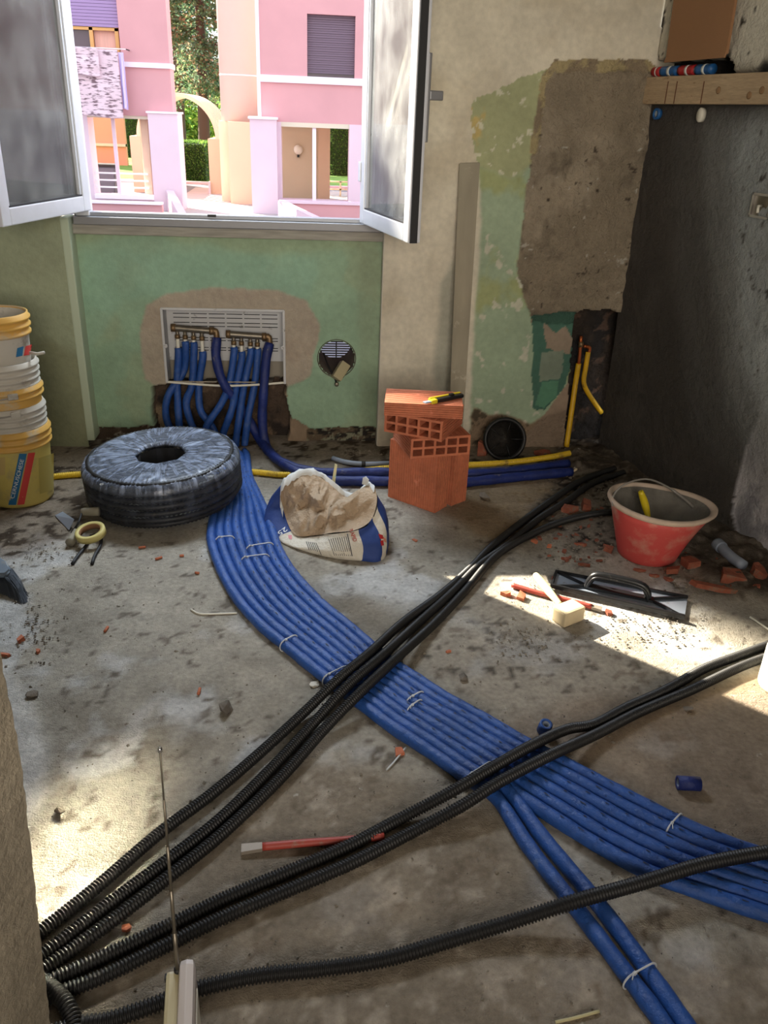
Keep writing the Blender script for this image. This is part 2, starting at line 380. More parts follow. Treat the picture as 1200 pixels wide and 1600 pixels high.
def lathe(name, prof, m, parent=None, n=40, mtx=None, world=True, fr=None, smooth=True, close=False, cap=True):
    V = []; F = []
    mt = mtx or Matrix()
    for i, (r, z) in enumerate(prof):
        for k in range(n):
            a = 2*math.pi*k/n; v = Vector((r*math.cos(a), r*math.sin(a), z))
            if fr: v = fr(v, a, i)
            V.append(mt @ v)
        if i:
            for k in range(n):
                k2 = (k+1) % n; q = i*n; F.append((q-n+k, q-n+k2, q+k2, q+k))
    if close:
        q = (len(prof)-1)*n
        for k in range(n): k2 = (k+1) % n; F.append((q+k, q+k2, k2, k))
    elif cap:
        if prof[0][0] > 1e-4: F.append(tuple(range(n-1, -1, -1)))
        if prof[-1][0] > 1e-4: q = len(V)-n; F.append(tuple(range(q, q+n)))
    return mk(name, V, F, m, parent, smooth, world)
def rock_mesh(seed, sx, sy, sz, npts=12):
    r = random.Random(seed); bm = bmesh.new()
    for _ in range(npts):
        v = Vector((r.gauss(0, 1), r.gauss(0, 1), r.gauss(0, 1))).normalized()*(.8+.2*r.random())
        bm.verts.new((v.x*sx, v.y*sy, v.z*sz))
    h = bmesh.ops.convex_hull(bm, input=bm.verts[:]); 
    bmesh.ops.delete(bm, geom=[e for e in h['geom_interior'] if isinstance(e, bmesh.types.BMVert)], context='VERTS')
    me = bpy.data.meshes.new('rock'); bm.to_mesh(me); bm.free(); return me
def shard_mesh(seed, sx, sy, sz):
    """angular flake of hollow brick: irregular polygon slab"""
    r = random.Random(seed); k = r.choice((4, 4, 5, 6)); bm = bmesh.new()
    a0 = r.random()*6; P = []
    for i in range(k):
        a = a0+2*math.pi*(i+r.uniform(-.25, .25))/k; q = r.uniform(.75, 1.1); P.append((math.cos(a)*sx*q, math.sin(a)*sy*q, 0))
    vs = [bm.verts.new(p) for p in P]; f = bm.faces.new(vs)
    g = bmesh.ops.extrude_face_region(bm, geom=[f])
    tv = [v for v in g['geom'] if isinstance(v, bmesh.types.BMVert)]
    for v in tv: v.co += Vector((r.uniform(-.12, .12)*sx, r.uniform(-.12, .12)*sy, sz*2*r.uniform(.75, 1.1)))
    bmesh.ops.recalc_face_normals(bm, faces=bm.faces[:])
    bmesh.ops.translate(bm, vec=(0, 0, -sz), verts=bm.verts[:])
    me = bpy.data.meshes.new('shard'); bm.to_mesh(me); bm.free(); return me
def text(name, s, size, mtx, m, parent, ext=.0006, bold=0):
    cu = bpy.data.curves.new(name, 'FONT'); cu.body = s; cu.size = size; cu.extrude = ext; cu.offset = bold; cu.align_x = 'CENTER'; cu.align_y = 'CENTER'
    o = bpy.data.objects.new('tmp', cu); COL.objects.link(o); dg = bpy.context.evaluated_depsgraph_get()
    me = bpy.data.meshes.new_from_object(o.evaluated_get(dg)); bpy.data.objects.remove(o)
    me.name = name; me.transform(mtx); me.materials.clear()
    return put(name, me, m, parent)
def frame_m(o, x, y, z): 
    m = Matrix.Identity(4)
    for i, v in enumerate((x, y, z)):
        for j in range(3): m[j][i] = v[j]
    for j in range(3): m[j][3] = o[j]
    return m

def hfield(name, o, u, v, n, w, h, cell, base, zones, m, holes=(), curve=None, warp=.012):
    """a wall or floor as one fine relief surface: o + a*u + b*v + height*n, with per-vertex paint/plaster colour"""
    nu = int(round(w/cell)); nv = int(round(h/cell))
    A, B = np.meshgrid(np.linspace(0, w, nu+1), np.linspace(0, h, nv+1), indexing='ij')
    col = np.empty(A.shape+(4,)); col[:] = base['col']; col[..., 3] = base.get('b', .22)
    H = np.full(A.shape, base.get('h', 0.0)); 
    def applyamp(z, mask):
        f = z.get('freq', 20)
        nn = fbm(A*f+z.get('seed', 0), B*f, z.get('seed', 3), 5)-.5
        return z.get('amp', .002)*2*nn
    def alts(z, mask):
        for (cc, sc, th, so, st) in z.get('alts', ()):
            q = fbm(A*sc*st[0]+11, B*sc*st[1]+5, 31+int(sc*10), 5)
            t = np.clip((q-th)/so, 0, 1)*mask
            for k in range(3): col[..., k] = col[..., k]*(1-t)+cc[k]*t
    one = np.ones(A.shape)
    H = H+applyamp(base, None); alts(base, one)
    for z in zones:
        jag = z.get('jag', warp); jf = z.get('jf', 18)
        wa = A+(fbm(A*jf+3, B*jf, 5, 4)-.5)*2*jag; wb = B+(fbm(A*jf, B*jf+9, 8, 4)-.5)*2*jag
        mk_ = inpoly(wa, wb, z['poly'])
        soft = z.get('soft', 0)
        mf = mk_.astype(float)
        for _ in range(soft):
            p = np.pad(mf, 1, mode='edge'); mf = (p[:-2, 1:-1]+p[2:, 1:-1]+p[1:-1, :-2]+p[1:-1, 2:]+p[1:-1, 1:-1])/5
        if 'h' in z or 'amp' in z:
            nh = z.get('h', 0)+applyamp(z, mk_)
            if z.get('add'): H = H+mf*nh
            else: H = H*(1-mf)+nh*mf
        if 'b' in z: col[..., 3] = col[..., 3]*(1-mf)+z['b']*mf
        if 'col' in z:
            q = z.get('op', 1)*mf
            for k in range(3): col[..., k] = col[..., k]*(1-q)+z['col'][k]*q
        alts(z, mf)
    if curve is not None: H = H+curve(A, B)
    o = np.array(o); u = np.array(u); v = np.array(v); n = np.array(n)
    P = o+A[..., None]*u+B[..., None]*v+H[..., None]*n
    idx = np.arange(A.size).reshape(A.shape)
    q = np.stack([idx[:-1, :-1], idx[1:, :-1], idx[1:, 1:], idx[:-1, 1:]], -1).reshape(-1, 4)
    if holes:
        ca = (A[:-1, :-1]+cell/2); cb = (B[:-1, :-1]+cell/2); kill = np.zeros(ca.shape, bool)
        for hp in holes: kill |= inpoly(ca, cb, hp)
        q = q[~kill.reshape(-1)]
    if np.dot(np.cross(u, v), n) < 0: q = q[:, ::-1]
    me = bpy.data.meshes.new(name)
    me.vertices.add(A.size); me.vertices.foreach_set('co', P.reshape(-1).astype(np.float32))
    me.loops.add(q.size); me.loops.foreach_set('vertex_index', q.reshape(-1).astype(np.int32))
    me.polygons.add(len(q)); me.polygons.foreach_set('loop_start', (np.arange(len(q))*4).astype(np.int32))
    try: me.polygons.foreach_set('loop_total', np.full(len(q), 4, np.int32))
    except Exception: pass
    me.update(calc_edges=True); me.validate()
    me.polygons.foreach_set('use_smooth', np.ones(len(q), bool))
    at_ = me.attributes.new('Col', 'FLOAT_COLOR', 'POINT'); at_.data.foreach_set('color', col.reshape(-1).astype(np.float32))
    return put(name, me, m)
def ppoly(pix, o, u, v, n):
    o = Vector(o); u = Vector(u); v = Vector(v); n = Vector(n); r = []
    for p in pix:
        w = onP(p[0], p[1], o, n)-o; r.append((w.dot(u), w.dot(v)))
    return r

# ================================================================= ROOM SHELL
C_GREEN = c(150, 182, 158); C_GREEN2 = c(160, 186, 160); C_PLAST = c(176, 164, 146); C_ROUGH = c(160, 146, 124); C_DARK = c(96, 78, 64)
X = Vector((1, 0, 0)); Z = Vector((0, 0, 1)); Yv = Vector((0, 1, 0))
# floor
FO = (-2.3, .35, 0); FC = .0125
fp = lambda pix: [(at(a, b).x-FO[0], at(a, b).y-FO[1]) for a, b in pix]
C_FL = c(172, 165, 152)
floor_z = [
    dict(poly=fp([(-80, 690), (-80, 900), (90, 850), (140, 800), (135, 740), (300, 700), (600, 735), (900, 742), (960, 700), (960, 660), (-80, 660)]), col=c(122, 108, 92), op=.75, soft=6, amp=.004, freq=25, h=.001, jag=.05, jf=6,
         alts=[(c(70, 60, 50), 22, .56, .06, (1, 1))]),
    dict(poly=fp([(690, 800), (700, 755), (900, 745), (930, 790), (860, 830), (800, 850), (740, 842)]), col=c(140, 116, 84), op=.7, soft=7, jag=.04, jf=7),
    dict(poly=fp([(560, 1010), (760, 925), (1060, 1065), (900, 1130), (700, 1080)]), col=c(160, 148, 132), op=.4, soft=8, jag=.06, jf=6, alts=[(c(104, 97, 88), 30, .62, .09, (1, 1))]),
    dict(poly=fp([(960, 1135), (1200, 1040), (1300, 1010), (1300, 1030), (1180, 1075), (1080, 1120), (900, 1190), (850, 1200)]), col=c(150, 124, 90), op=.75, soft=5, jag=.03, jf=9),
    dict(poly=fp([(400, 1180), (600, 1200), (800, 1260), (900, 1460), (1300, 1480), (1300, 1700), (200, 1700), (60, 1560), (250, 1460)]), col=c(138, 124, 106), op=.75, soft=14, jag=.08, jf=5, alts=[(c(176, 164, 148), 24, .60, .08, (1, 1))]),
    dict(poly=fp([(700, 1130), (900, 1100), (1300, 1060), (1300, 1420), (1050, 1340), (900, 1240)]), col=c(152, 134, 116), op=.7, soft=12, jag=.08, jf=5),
    dict(poly=fp([(-40, 1035), (8, 1035), (50, 1105), (74, 1180), (66, 1260), (40, 1300), (-40, 1320)]), col=c(208, 204, 198), op=.85, soft=2, jag=.012, jf=14, h=.004, amp=.001, freq=9),
    dict(poly=fp([(380, 905), (640, 905), (800, 1000), (640, 960), (560, 930), (430, 930)]), col=c(180, 180, 178), op=.4, soft=8, jag=.06, jf=6),
    dict(poly=fp([(168, 1190), (205, 1118), (246, 1084), (266, 1080), (238, 1108), (196, 1196)]), col=c(196, 192, 186), op=.7, soft=1, jag=.004, jf=20),
    dict(poly=fp([(262, 1150), (300, 1112), (330, 1098), (290, 1150), (268, 1172)]), col=c(196, 192, 186), op=.45, soft=3, jag=.006, jf=20),
    # rubble heap along the right wall
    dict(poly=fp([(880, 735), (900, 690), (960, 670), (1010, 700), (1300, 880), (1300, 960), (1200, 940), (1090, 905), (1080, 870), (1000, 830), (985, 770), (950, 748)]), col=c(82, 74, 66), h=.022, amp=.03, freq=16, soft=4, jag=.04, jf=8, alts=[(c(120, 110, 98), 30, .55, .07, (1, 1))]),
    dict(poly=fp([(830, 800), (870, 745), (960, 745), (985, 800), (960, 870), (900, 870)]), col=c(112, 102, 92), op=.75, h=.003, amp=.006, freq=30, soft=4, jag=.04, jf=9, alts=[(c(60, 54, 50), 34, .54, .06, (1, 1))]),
]
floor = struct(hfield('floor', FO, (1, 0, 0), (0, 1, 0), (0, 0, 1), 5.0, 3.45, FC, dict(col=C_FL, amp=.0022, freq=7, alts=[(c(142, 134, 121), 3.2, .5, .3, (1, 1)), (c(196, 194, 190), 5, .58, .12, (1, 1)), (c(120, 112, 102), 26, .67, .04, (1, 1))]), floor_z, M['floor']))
struct(bx('floor_near', (-2.3, -2.1, -.06), (2.7, .352, 0), mat('near_concrete', c(140, 128, 112), .9, var=[(6, .15)])))

# --- wall below the window (recessed panel)
YN, YF, YL = 3.68, 3.62, 3.60
def wpoly(pix, Yp, x0):
    return [(onY(a, b, Yp).x-x0, onY(a, b, Yp).z) for a, b in pix]
x0 = -.99; x1 = .335
hole_c = onY(526, 560, YN); hole_r = .082
circ = lambda cx, cz, r, n=40: [(cx+r*math.cos(2*math.pi*k/n), cz+r*math.sin(2*math.pi*k/n)) for k in range(n)]
BX0, BX1, BZ0, BZ1 = onY(256, 540, YN).x, onY(445, 540, YN).x, onY(350, 598, YN).z, onY(350, 483, YN).z
boxhole = [(BX0-x0+.006, BZ0+.004), (BX1-x0-.006, BZ0+.004), (BX1-x0-.006, BZ1-.006), (BX0-x0+.006, BZ1-.006)]
zN = [
    dict(poly=wpoly([(90, 350), (620, 350), (620, 372), (480, 400), (90, 395)], YN, x0), col=c(150, 164, 130), op=.6, soft=6, jag=.03, jf=5),
    dict(poly=wpoly([(120, 380), (240, 372), (500, 410), (480, 470), (200, 470), (130, 560)], YN, x0), col=c(142, 180, 158), op=.5, soft=8, jag=.04, jf=4),
    dict(poly=wpoly([(560, 380), (620, 380), (620, 720), (560, 720)], YN, x0), col=c(140, 152, 124), op=.5, soft=7, jag=.02, jf=4),
    dict(poly=wpoly([(218, 520), (228, 478), (262, 458), (330, 450), (430, 452), (478, 470), (500, 505), (496, 530), (486, 590), (450, 604), (440, 640), (250, 610), (226, 590)], YN, x0), b=.5, col=C_PLAST, h=.0018, amp=.003, freq=10, soft=1, jag=.010, jf=12, alts=[(c(172, 158, 140), 9, .55, .1, (1, 1))]),
    dict(poly=wpoly([(372, 600), (447, 600), (450, 650), (480, 665), (500, 690), (500, 730), (372, 730)], YN, x0), col=c(140, 120, 98), h=-.003, amp=.003, freq=14, jag=.01),
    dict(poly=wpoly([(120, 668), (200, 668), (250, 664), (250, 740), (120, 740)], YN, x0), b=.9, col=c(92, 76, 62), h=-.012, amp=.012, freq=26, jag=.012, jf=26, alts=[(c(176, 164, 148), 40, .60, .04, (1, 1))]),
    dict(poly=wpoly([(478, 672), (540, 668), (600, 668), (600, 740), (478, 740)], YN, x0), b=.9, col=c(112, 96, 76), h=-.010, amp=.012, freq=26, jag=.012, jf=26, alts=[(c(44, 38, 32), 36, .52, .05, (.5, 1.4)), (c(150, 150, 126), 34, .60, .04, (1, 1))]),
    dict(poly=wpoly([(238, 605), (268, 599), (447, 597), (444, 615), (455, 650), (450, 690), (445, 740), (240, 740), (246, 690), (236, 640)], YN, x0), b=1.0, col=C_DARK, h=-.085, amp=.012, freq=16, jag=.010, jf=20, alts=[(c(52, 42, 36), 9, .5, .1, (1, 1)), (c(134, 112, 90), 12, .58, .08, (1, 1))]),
    dict(poly=wpoly([(240, 640), (256, 640), (260, 672), (246, 676)], YN, x0), col=c(150, 128, 104), h=-.045, amp=.004, jag=.006),
]
struct(hfield('wall_window', (x0, YN, 0), (1, 0, 0), (0, 0, 1), (0, -1, 0), x1-x0, .985, .006, dict(col=c(146, 174, 146), amp=.0012, freq=6, alts=[(c(150, 170, 140), 4, .55, .1, (1, 1))]), zN, M['wall'],
              holes=[boxhole, circ(hole_c.x-x0, hole_c.z, hole_r)]))
# --- left part, standing a little proud
xl = -2.3
zL = [dict(poly=wpoly([(-400, 690), (100, 700), (150, 700), (150, 760), (-400, 760)], YL, xl), b=.9, col=c(110, 96, 80), h=-.010, amp=.012, freq=24, jag=.014, jf=22, alts=[(c(54, 46, 40), 30, .56, .05, (1, 1))]),
      dict(poly=wpoly([(60, 520), (150, 560), (150, 700), (20, 700), (30, 600)], YL, xl), col=c(122, 122, 92), op=.6, soft=8, jag=.04, jf=4)]
xr = onY(122, 560, YL).x
struct(hfield('wall_left_of_window', (xl, YL, 0), (1, 0, 0), (0, 0, 1), (0, -1, 0), xr-xl, 2.7, .0085, dict(col=c(158, 166, 138), amp=.0015, freq=4, alts=[(c(150, 152, 118), 3, .55, .12, (1, 1))]), zL, M['wall']))
struct(bx('trim_1', (xr-.004, YL-.004, 0.03), (xr+.03, YN+.02, .985), mat('pale_green_edge', c(184, 196, 172), .8), bev=.006))
# --- right part: white paint, scraped green paint, bare plaster, chase
XC = 1.375; xb = .315
PR = lambda pix: wpoly(pix, YF, xb)
zR = [
    dict(poly=PR([(738, 160), (752, 150), (800, 130), (812, 122), (860, 110), (860, 240), (800, 290), (752, 300), (745, 255), (738, 215)]), col=c(164, 168, 128), h=-.0015, amp=.0008, jag=.012, jf=26, alts=[(c(190, 170, 110), 14, .62, .06, (1, .5)), (c(206, 204, 180), 30, .69, .03, (1, 1))]),
    dict(poly=PR([(752, 300), (748, 260), (800, 280), (860, 230), (900, 500), (900, 700), (800, 708), (735, 706), (738, 560), (748, 430)]), col=c(158, 176, 148), h=-.0015, amp=.0008, soft=2, jag=.01, jf=12, alts=[(c(160, 168, 120), 5, .55, .12, (1, 1)), (c(196, 196, 176), 18, .68, .04, (1, 1))]),
    dict(poly=PR([(690, 440), (712, 400), (716, 600), (700, 640), (676, 600)]), col=c(122, 130, 118), op=.55, soft=7, jag=.02, jf=7),  # soft grey patch painting in the shade beside the leaning board
    dict(poly=PR([(738, 640), (830, 660), (890, 640), (895, 712), (730, 712)]), b=.9, col=c(150, 128, 104), h=.001, amp=.003, jag=.02, jf=14, soft=1, alts=[(c(92, 80, 62), 26, .58, .05, (1, 1))]),
    dict(poly=PR([(846, 120), (868, 95), (880, 100), (900, 112), (1012, 100), (1040, 110), (1040, 140), (1040, 505), (828, 505), (824, 480), (806, 420), (818, 330), (830, 240)]), b=1.0, col=C_ROUGH, h=.010, amp=.022, freq=9, jag=.018, jf=16, alts=[(c(178, 164, 142), 6, .50, .25, (1, 1)), (c(132, 120, 102), 16, .58, .2, (1, 1)), (c(84, 72, 60), 34, .76, .03, (1, 1)), (c(206, 200, 186), 26, .77, .02, (1, 1))]),
    dict(poly=PR([(846, 120), (868, 94), (1012, 92), (1030, 112), (900, 122), (858, 130), (838, 240), (826, 240)]), b=.9, col=c(184, 168, 126), h=.004, amp=.004, jag=.008, jf=30, alts=[(c(150, 134, 110), 20, .5, .1, (1, 1))]),
    dict(poly=PR([(868, 112), (1012, 112), (1012, 150), (980, 230), (860, 230), (846, 220), (850, 130)]), b=1.0, col=C_ROUGH, h=.011, amp=.020, freq=9, jag=.014, jf=16, alts=[(c(178, 164, 142), 6, .50, .25, (1, 1))]),
    dict(poly=PR([(832, 492), (900, 486), (900, 560), (880, 610), (852, 640), (832, 640)]), col=c(72, 110, 94), h=.001, amp=.001, jag=.010, jf=14),
    dict(poly=PR([(850, 505), (868, 520), (884, 510), (896, 530), (890, 552), (852, 545)]), col=c(150, 134, 116), h=.003, amp=.003, jag=.010, jf=20),
    dict(poly=PR([(846, 550), (882, 548), (876, 590), (842, 596)]), col=c(128, 140, 122), h=.003, amp=.001, jag=.008),
    dict(poly=PR([(848, 596), (872, 594), (870, 620), (850, 638), (836, 634)]), col=c(92, 140, 112), h=.003, amp=.001, jag=.006),
    dict(poly=PR([(852, 645), (900, 580), (905, 712), (790, 712)]), col=c(152, 132, 112), h=.003, amp=.002, jag=.012, jf=12),
    dict(poly=PR([(898, 492), (905, 484), (955, 484), (980, 490), (980, 760), (878, 760), (882, 690)]), b=1.0, col=c(60, 48, 38), h=-.10, amp=.02, freq=18, jag=.008, jf=24, alts=[(c(34, 28, 24), 9, .40, .2, (1, 1)), (c(92, 70, 56), 20, .66, .06, (1, 1))]),
]
struct(hfield('wall_right_of_window', (xb, YF, 0), (1, 0, 0), (0, 0, 1), (0, -1, 0), XC-xb+.16, 2.7, .006, dict(col=c(214, 206, 186), amp=.0015, freq=3, alts=[(c(200, 190, 168), 3, .55, .15, (1, 1))]), zR, M['wall']))
struct(bx('trim_2', (xb-.004, YF+.004, 0), (xb+.03, YN+.03, 2.7), M['white'], bev=.004))
# lintel wall over the window and jambs beside it
WT = 2.42
struct(bx('wall_over_window', (xl, YN-.02, WT), (xb, YN+.25, 2.7), M['white']))
struct(bx('wall_outer_left', (xl, YL+.13, -.9), (-1.08, YN+.16, 2.7), M['dark']))
struct(bx('wall_outer_right', (.25, YF+.14, -.9), (1.9, YN+.16, 2.7), M['dark']))
struct(bx('wall_outer_below', (-1.08, YN+.13, -.9), (.25, YN+.16, .14), M['dark']))
struct(bx('wall_outer_upper', (-1.08, YN+.13, .72), (.25, YN+.16, .965), M['dark']))
struct(bx('wall_outer_left_low', (-1.08, YN+.13, .14), (-.10, YN+.16, .72), M['dark']))
struct(bx('wall_outer_right_low', (.20, YN+.13, .14), (.25, YN+.16, .72), M['dark']))
# --- right wall, grey cement render, slightly splayed
A0 = Vector((XC, YF, 0)); A1 = at(1200, 872); A1.z = 0; DU = (A1-A0).normalized(); DN = Vector((-DU.y, DU.x, 0)); 
if DN.x > 0: DN = -DN
PD = lambda pix: ppoly(pix, A0, DU, Z, DN)
zD = [
    dict(poly=PD([(1046, -60), (1400, -200), (1400, 112), (1100, 112), (1030, 116)]), col=c(214, 208, 190), h=.012, amp=.002, freq=5, jag=.008, alts=[(c(190, 180, 150), 5, .58, .1, (1, 1)), (c(60, 52, 44), 26, .68, .05, (1, .6))]),
    dict(poly=PD([(1100, 88), (1135, 92), (1160, 104), (1200, 96), (1400, 90), (1400, 126), (1090, 126)]), col=c(150, 140, 122), op=.6, soft=2, jag=.02, jf=24, alts=[(c(30, 26, 24), 18, .50, .05, (1, 1))]),
    dict(poly=PD([(1016, 96), (1140, 84), (1150, 104), (1140, 124), (1016, 128)]), col=c(40, 34, 30), h=-.07, amp=.01, freq=20, jag=.01, jf=24),
    dict(poly=PD([(1210, 585), (1192, 640), (1168, 690), (1152, 740), (1142, 800), (1150, 836), (1190, 872), (1400, 1010), (1400, 500)]), col=c(192, 188, 190), h=-.008, amp=.002, freq=8, jag=.010, jf=14, alts=[(c(140, 138, 142), 6, .55, .12, (1, 1))]),
    dict(poly=PD([(1188, 540), (1210, 520), (1210, 590), (1190, 585)]), col=c(196, 194, 192), h=-.004, jag=.008, jf=20),
    dict(poly=PD([(1050, 200), (1200, 180), (1600, 160), (1800, 900), (1200, 780), (1080, 680), (1060, 400)]), col=c(96, 95, 92), op=.5, soft=40, jag=.06, jf=3),  # this zone and the two below paint in window light raking along the wall
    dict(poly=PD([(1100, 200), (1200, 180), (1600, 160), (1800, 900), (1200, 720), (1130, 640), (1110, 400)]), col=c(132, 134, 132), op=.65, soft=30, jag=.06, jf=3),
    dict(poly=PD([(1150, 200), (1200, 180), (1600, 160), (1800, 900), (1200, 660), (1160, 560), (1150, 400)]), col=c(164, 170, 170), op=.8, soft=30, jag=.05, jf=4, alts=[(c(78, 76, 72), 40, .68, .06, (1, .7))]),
]
DL = 5.6
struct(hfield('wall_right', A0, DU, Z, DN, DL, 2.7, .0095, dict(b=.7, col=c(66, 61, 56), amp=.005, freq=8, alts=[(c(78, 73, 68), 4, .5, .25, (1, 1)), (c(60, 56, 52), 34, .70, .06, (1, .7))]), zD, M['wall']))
struct(bx('wall_left', (-2.36, -2.1, 0), (-2.3, 3.7, 2.7), M['dark']))
struct(bx('wall_rear', (-2.36, -2.16, 0), (3.2, -2.1, 2.7), M['dark']))
struct(bx('ceiling', (-2.36, -2.16, 2.7), (3.2, 4.0, 2.76), M['white']))

# ================================================================= WINDOW
wf = thing("window_1", "white framed window", "window", (-.35, YN, .98)); struct(wf); 
fl, fr_, fy = -.93, .25, YN
bx('frame_rail', (fl-.03, fy-.035, .952), (fr_+.05, fy+.05, .984), M['steel'], wf, .004)
bx('frame_track', (fl-.03, fy-.005, .984), (fr_+.05, fy+.05, 1.000), mat('grey_aluminium', c(150, 153, 160), .4, .4), wf, .003)
bx('wooden_sub_frame', (fl-.045, fy-.03, .915), (fr_+.065, fy+.03, .955), M['oldwood'], wf, .003)
bx('frame_jamb', (fl-.02, fy-.02, .985), (fl+.035, fy+.05, WT), M['alu'], wf, .004)
bx('frame_jamb', (fr_-.02, fy-.02, .985), (fr_+.035, fy+.05, WT), M['alu'], wf, .004)
bx('frame_head', (fl, fy-.02, WT-.05), (fr_, fy+.05, WT), M['alu'], wf, .004)
bx('drain_cap', (-.42, fy-.012, .994), (-.385, fy-.0, 1.003), M['gasket'], wf)
struct(bx('window_sill', (-1.0, YN+.05, .95), (.33, YN+.24, .972), mat('stone_sill', c(178, 172, 166), .7)))
def sash(name, label, hx, hy, fx, fyy, zb, zt, glass, handle_side):
    d = Vector((fx-hx, fyy-hy, 0)); w = d.length; u = d.normalized(); n = Vector((-u.y, u.x, 0))
    t = thing(name, label, 'window sash', (hx, hy, zb), math.atan2(u.y, u.x), 'open window sashes')
    h = zt-zb; s = .052
    bx('stile', (0, -.024, 0), (s, .024, h), M['alu'], t, .004, False)
    bx('stile', (w-s, -.024, 0), (w, .024, h), M['alu'], t, .004, False)
    bx('rail', (s, -.024, 0), (w-s, .024, s+.006), M['alu'], t, .004, False)
    bx('rail', (s, -.024, h-s), (w-s, .024, h), M['alu'], t, .004, False)
    bx('glazing_bead', (s, -.018, s+.006), (s+.012, .018, h-s), M['alu'], t, 0, False)
    bx('glazing_bead', (w-s-.012, -.018, s+.006), (w-s, .018, h-s), M['alu'], t, 0, False)
    bx('glazing_gasket', (s, -.019, s+.004), (w-s, .019, s+.012), M['gasket'], t, 0, False)
    bx('edge_gasket', (w, -.016, 0), (w+.008, .010, h), M['gasket'], t, 0, False)
    bx('glass_pane', (s, -.006, s), (w-s, .006, h-s), glass, t, 0, False)
    for z_ in (.16, .82): bx('hinge', (-.014, -.03, z_), (.012, -.01, z_+.075), M['alu'], t, .003, False)
    return t, w, h, u, n
sl, w1, h1, u1, n1 = sash('window_sash', 'left white window sash, folded back with clean glass over the green wall', -.905, 3.655, -1.06, 3.06, 1.009, 2.40, M['glass'], 1)
sr, w2, h2, u2, n2 = sash('window_sash', 'right white window sash with dusty smeared glass and a lever handle', .232, 3.655, .372, 3.07, .991, 2.40, M['glass_d'], -1)
# handle on the room side of the right sash
s_ = 1
bx('handle_plate', (w2-.036, .024, .33), (w2-.006, .036, .60), M['steel'], sr, .003, False)
bx('handle_lever', (w2-.032, .036, .46), (w2-.010, .085, .49), M['steel'], sr, .004, False)
bx('lock_strip', (w2-.045, .024, 0.01), (w2-.040, .030, h2-.01), M['gasket'], sr, 0, False)

# round vent hole through the wall
vt = thing('vent_duct', 'round core hole through the green wall with a slatted outer grille', 'vent', (hole_c.x, YN, hole_c.z-hole_r))
mt = Matrix.Translation((hole_c.x, YN-.003, hole_c.z)) @ Matrix.Rotation(-math.pi/2, 4, 'X')
lathe('duct_wall', [(hole_r+.006, 0), (hole_r-.001, .006), (hole_r-.003, .30)], mat('duct_grey', c(92, 84, 74), .8, bump=[(40, .4)]), vt, 48, mt, close=False).data
dw = [o for o in bpy.data.objects if o.name == 'duct_wall'][0]
bm = bmesh.new(); bm.from_mesh(dw.data); bmesh.ops.delete(bm, geom=[f for f in bm.faces if len(f.verts) > 4], context='FACES'); bm.to_mesh(dw.data); bm.free()
for k in range(15): bx('grille_slat', (hole_c.x-.085, YN+.290, hole_c.z-.08+k*.0115), (hole_c.x+.085, YN+.298, hole_c.z-.08+k*.0115+.0055), M['gasket'], vt)
bx('grille_bar', (hole_c.x+.004, YN+.284, hole_c.z-.08), (hole_c.x+.010, YN+.29, hole_c.z+.085), M['gasket'], vt)
vb = thing('junction_block', 'beige electrical block hanging in the mouth of the round vent hole', 'electrical box', onY(532, 590, YN))
rt = Matrix.Rotation(math.radians(35), 3, 'Y') @ Matrix.Rotation(math.radians(-25), 3, 'X')
p = onY(532, 580, YN-.01)
box('block_body', (p.x, p.y, p.z), (.045, .05, .085), mat('beige_bakelite', c(168, 158, 122), .5), vb, rt, .004)
box('block_slot', (p.x+.004, p.y-.026, p.z-.012), (.026, .006, .010), M['gasket'], vb, rt)
p2 = onY(526, 600, YN-.015)
lathe('wire_terminal', [(.010, 0), (.010, .01), (.006, .012)], M['nickel'], vb, 12, Matrix.Translation(p2) @ Matrix.Rotation(math.pi/2, 4, 'X'))
tube('wire_lead', [onY(526, 600, YN-.012), onY(522, 588, YN-.012), onY(512, 570, YN+.03), onY(506, 552, YN+.09)], .004, M['gasket'], vb, 6)

# ================================================================= MANIFOLD BOX AND BLUE PIPES
mb = thing('manifold_box', 'grey plastic manifold box set in the green wall under the window', 'manifold box', ((BX0+BX1)/2, YN, BZ0))
dp = .10
bx('box_back', (BX0, YN+dp, BZ0+.075), (BX1, YN+dp+.006, BZ1), M['box'], mb)
bx('box_side', (BX0, YN-.004, BZ0), (BX0+.005, YN+dp, BZ1), M['box'], mb)
bx('box_side', (BX1-.005, YN-.004, BZ0), (BX1, YN+dp, BZ1), M['box'], mb)
bx('box_top', (BX0, YN-.004, BZ1-.005), (BX1, YN+dp, BZ1), M['box'], mb)
bx('rim_side', (BX0-.003, YN-.012, BZ0), (BX0+.008, YN-.002, BZ1), M['box'], mb, .002)
bx('rim_side', (BX1-.008, YN-.012, BZ0), (BX1+.003, YN-.002, BZ1), M['box'], mb, .002)
bx('rim_top', (BX0, YN-.012, BZ1-.006), (BX1, YN-.002, BZ1+.004), M['box'], mb, .002)
tube('rim_bottom', [(BX0, YN-.006, BZ0+.003), (BX0+.14, YN-.010, BZ0-.006), ((BX0+BX1)/2, YN-.014, BZ0-.010), (BX1-.12, YN-.010, BZ0-.004), (BX1, YN-.006, BZ0+.006)], .0055, M['whitep'], mb, 8)
for k, zz in enumerate((.042, .060, .082, .098, .150, .162, .195, .207)):
    for j in range(6):
        xa = BX0+.03+j*(BX1-BX0-.06)/6
        bx('vent_slot', (xa+.004, YN+dp-.002, BZ1-zz-.003), (xa+(BX1-BX0-.06)/6-.004, YN+dp+.001, BZ1-zz), M['slot'], mb)
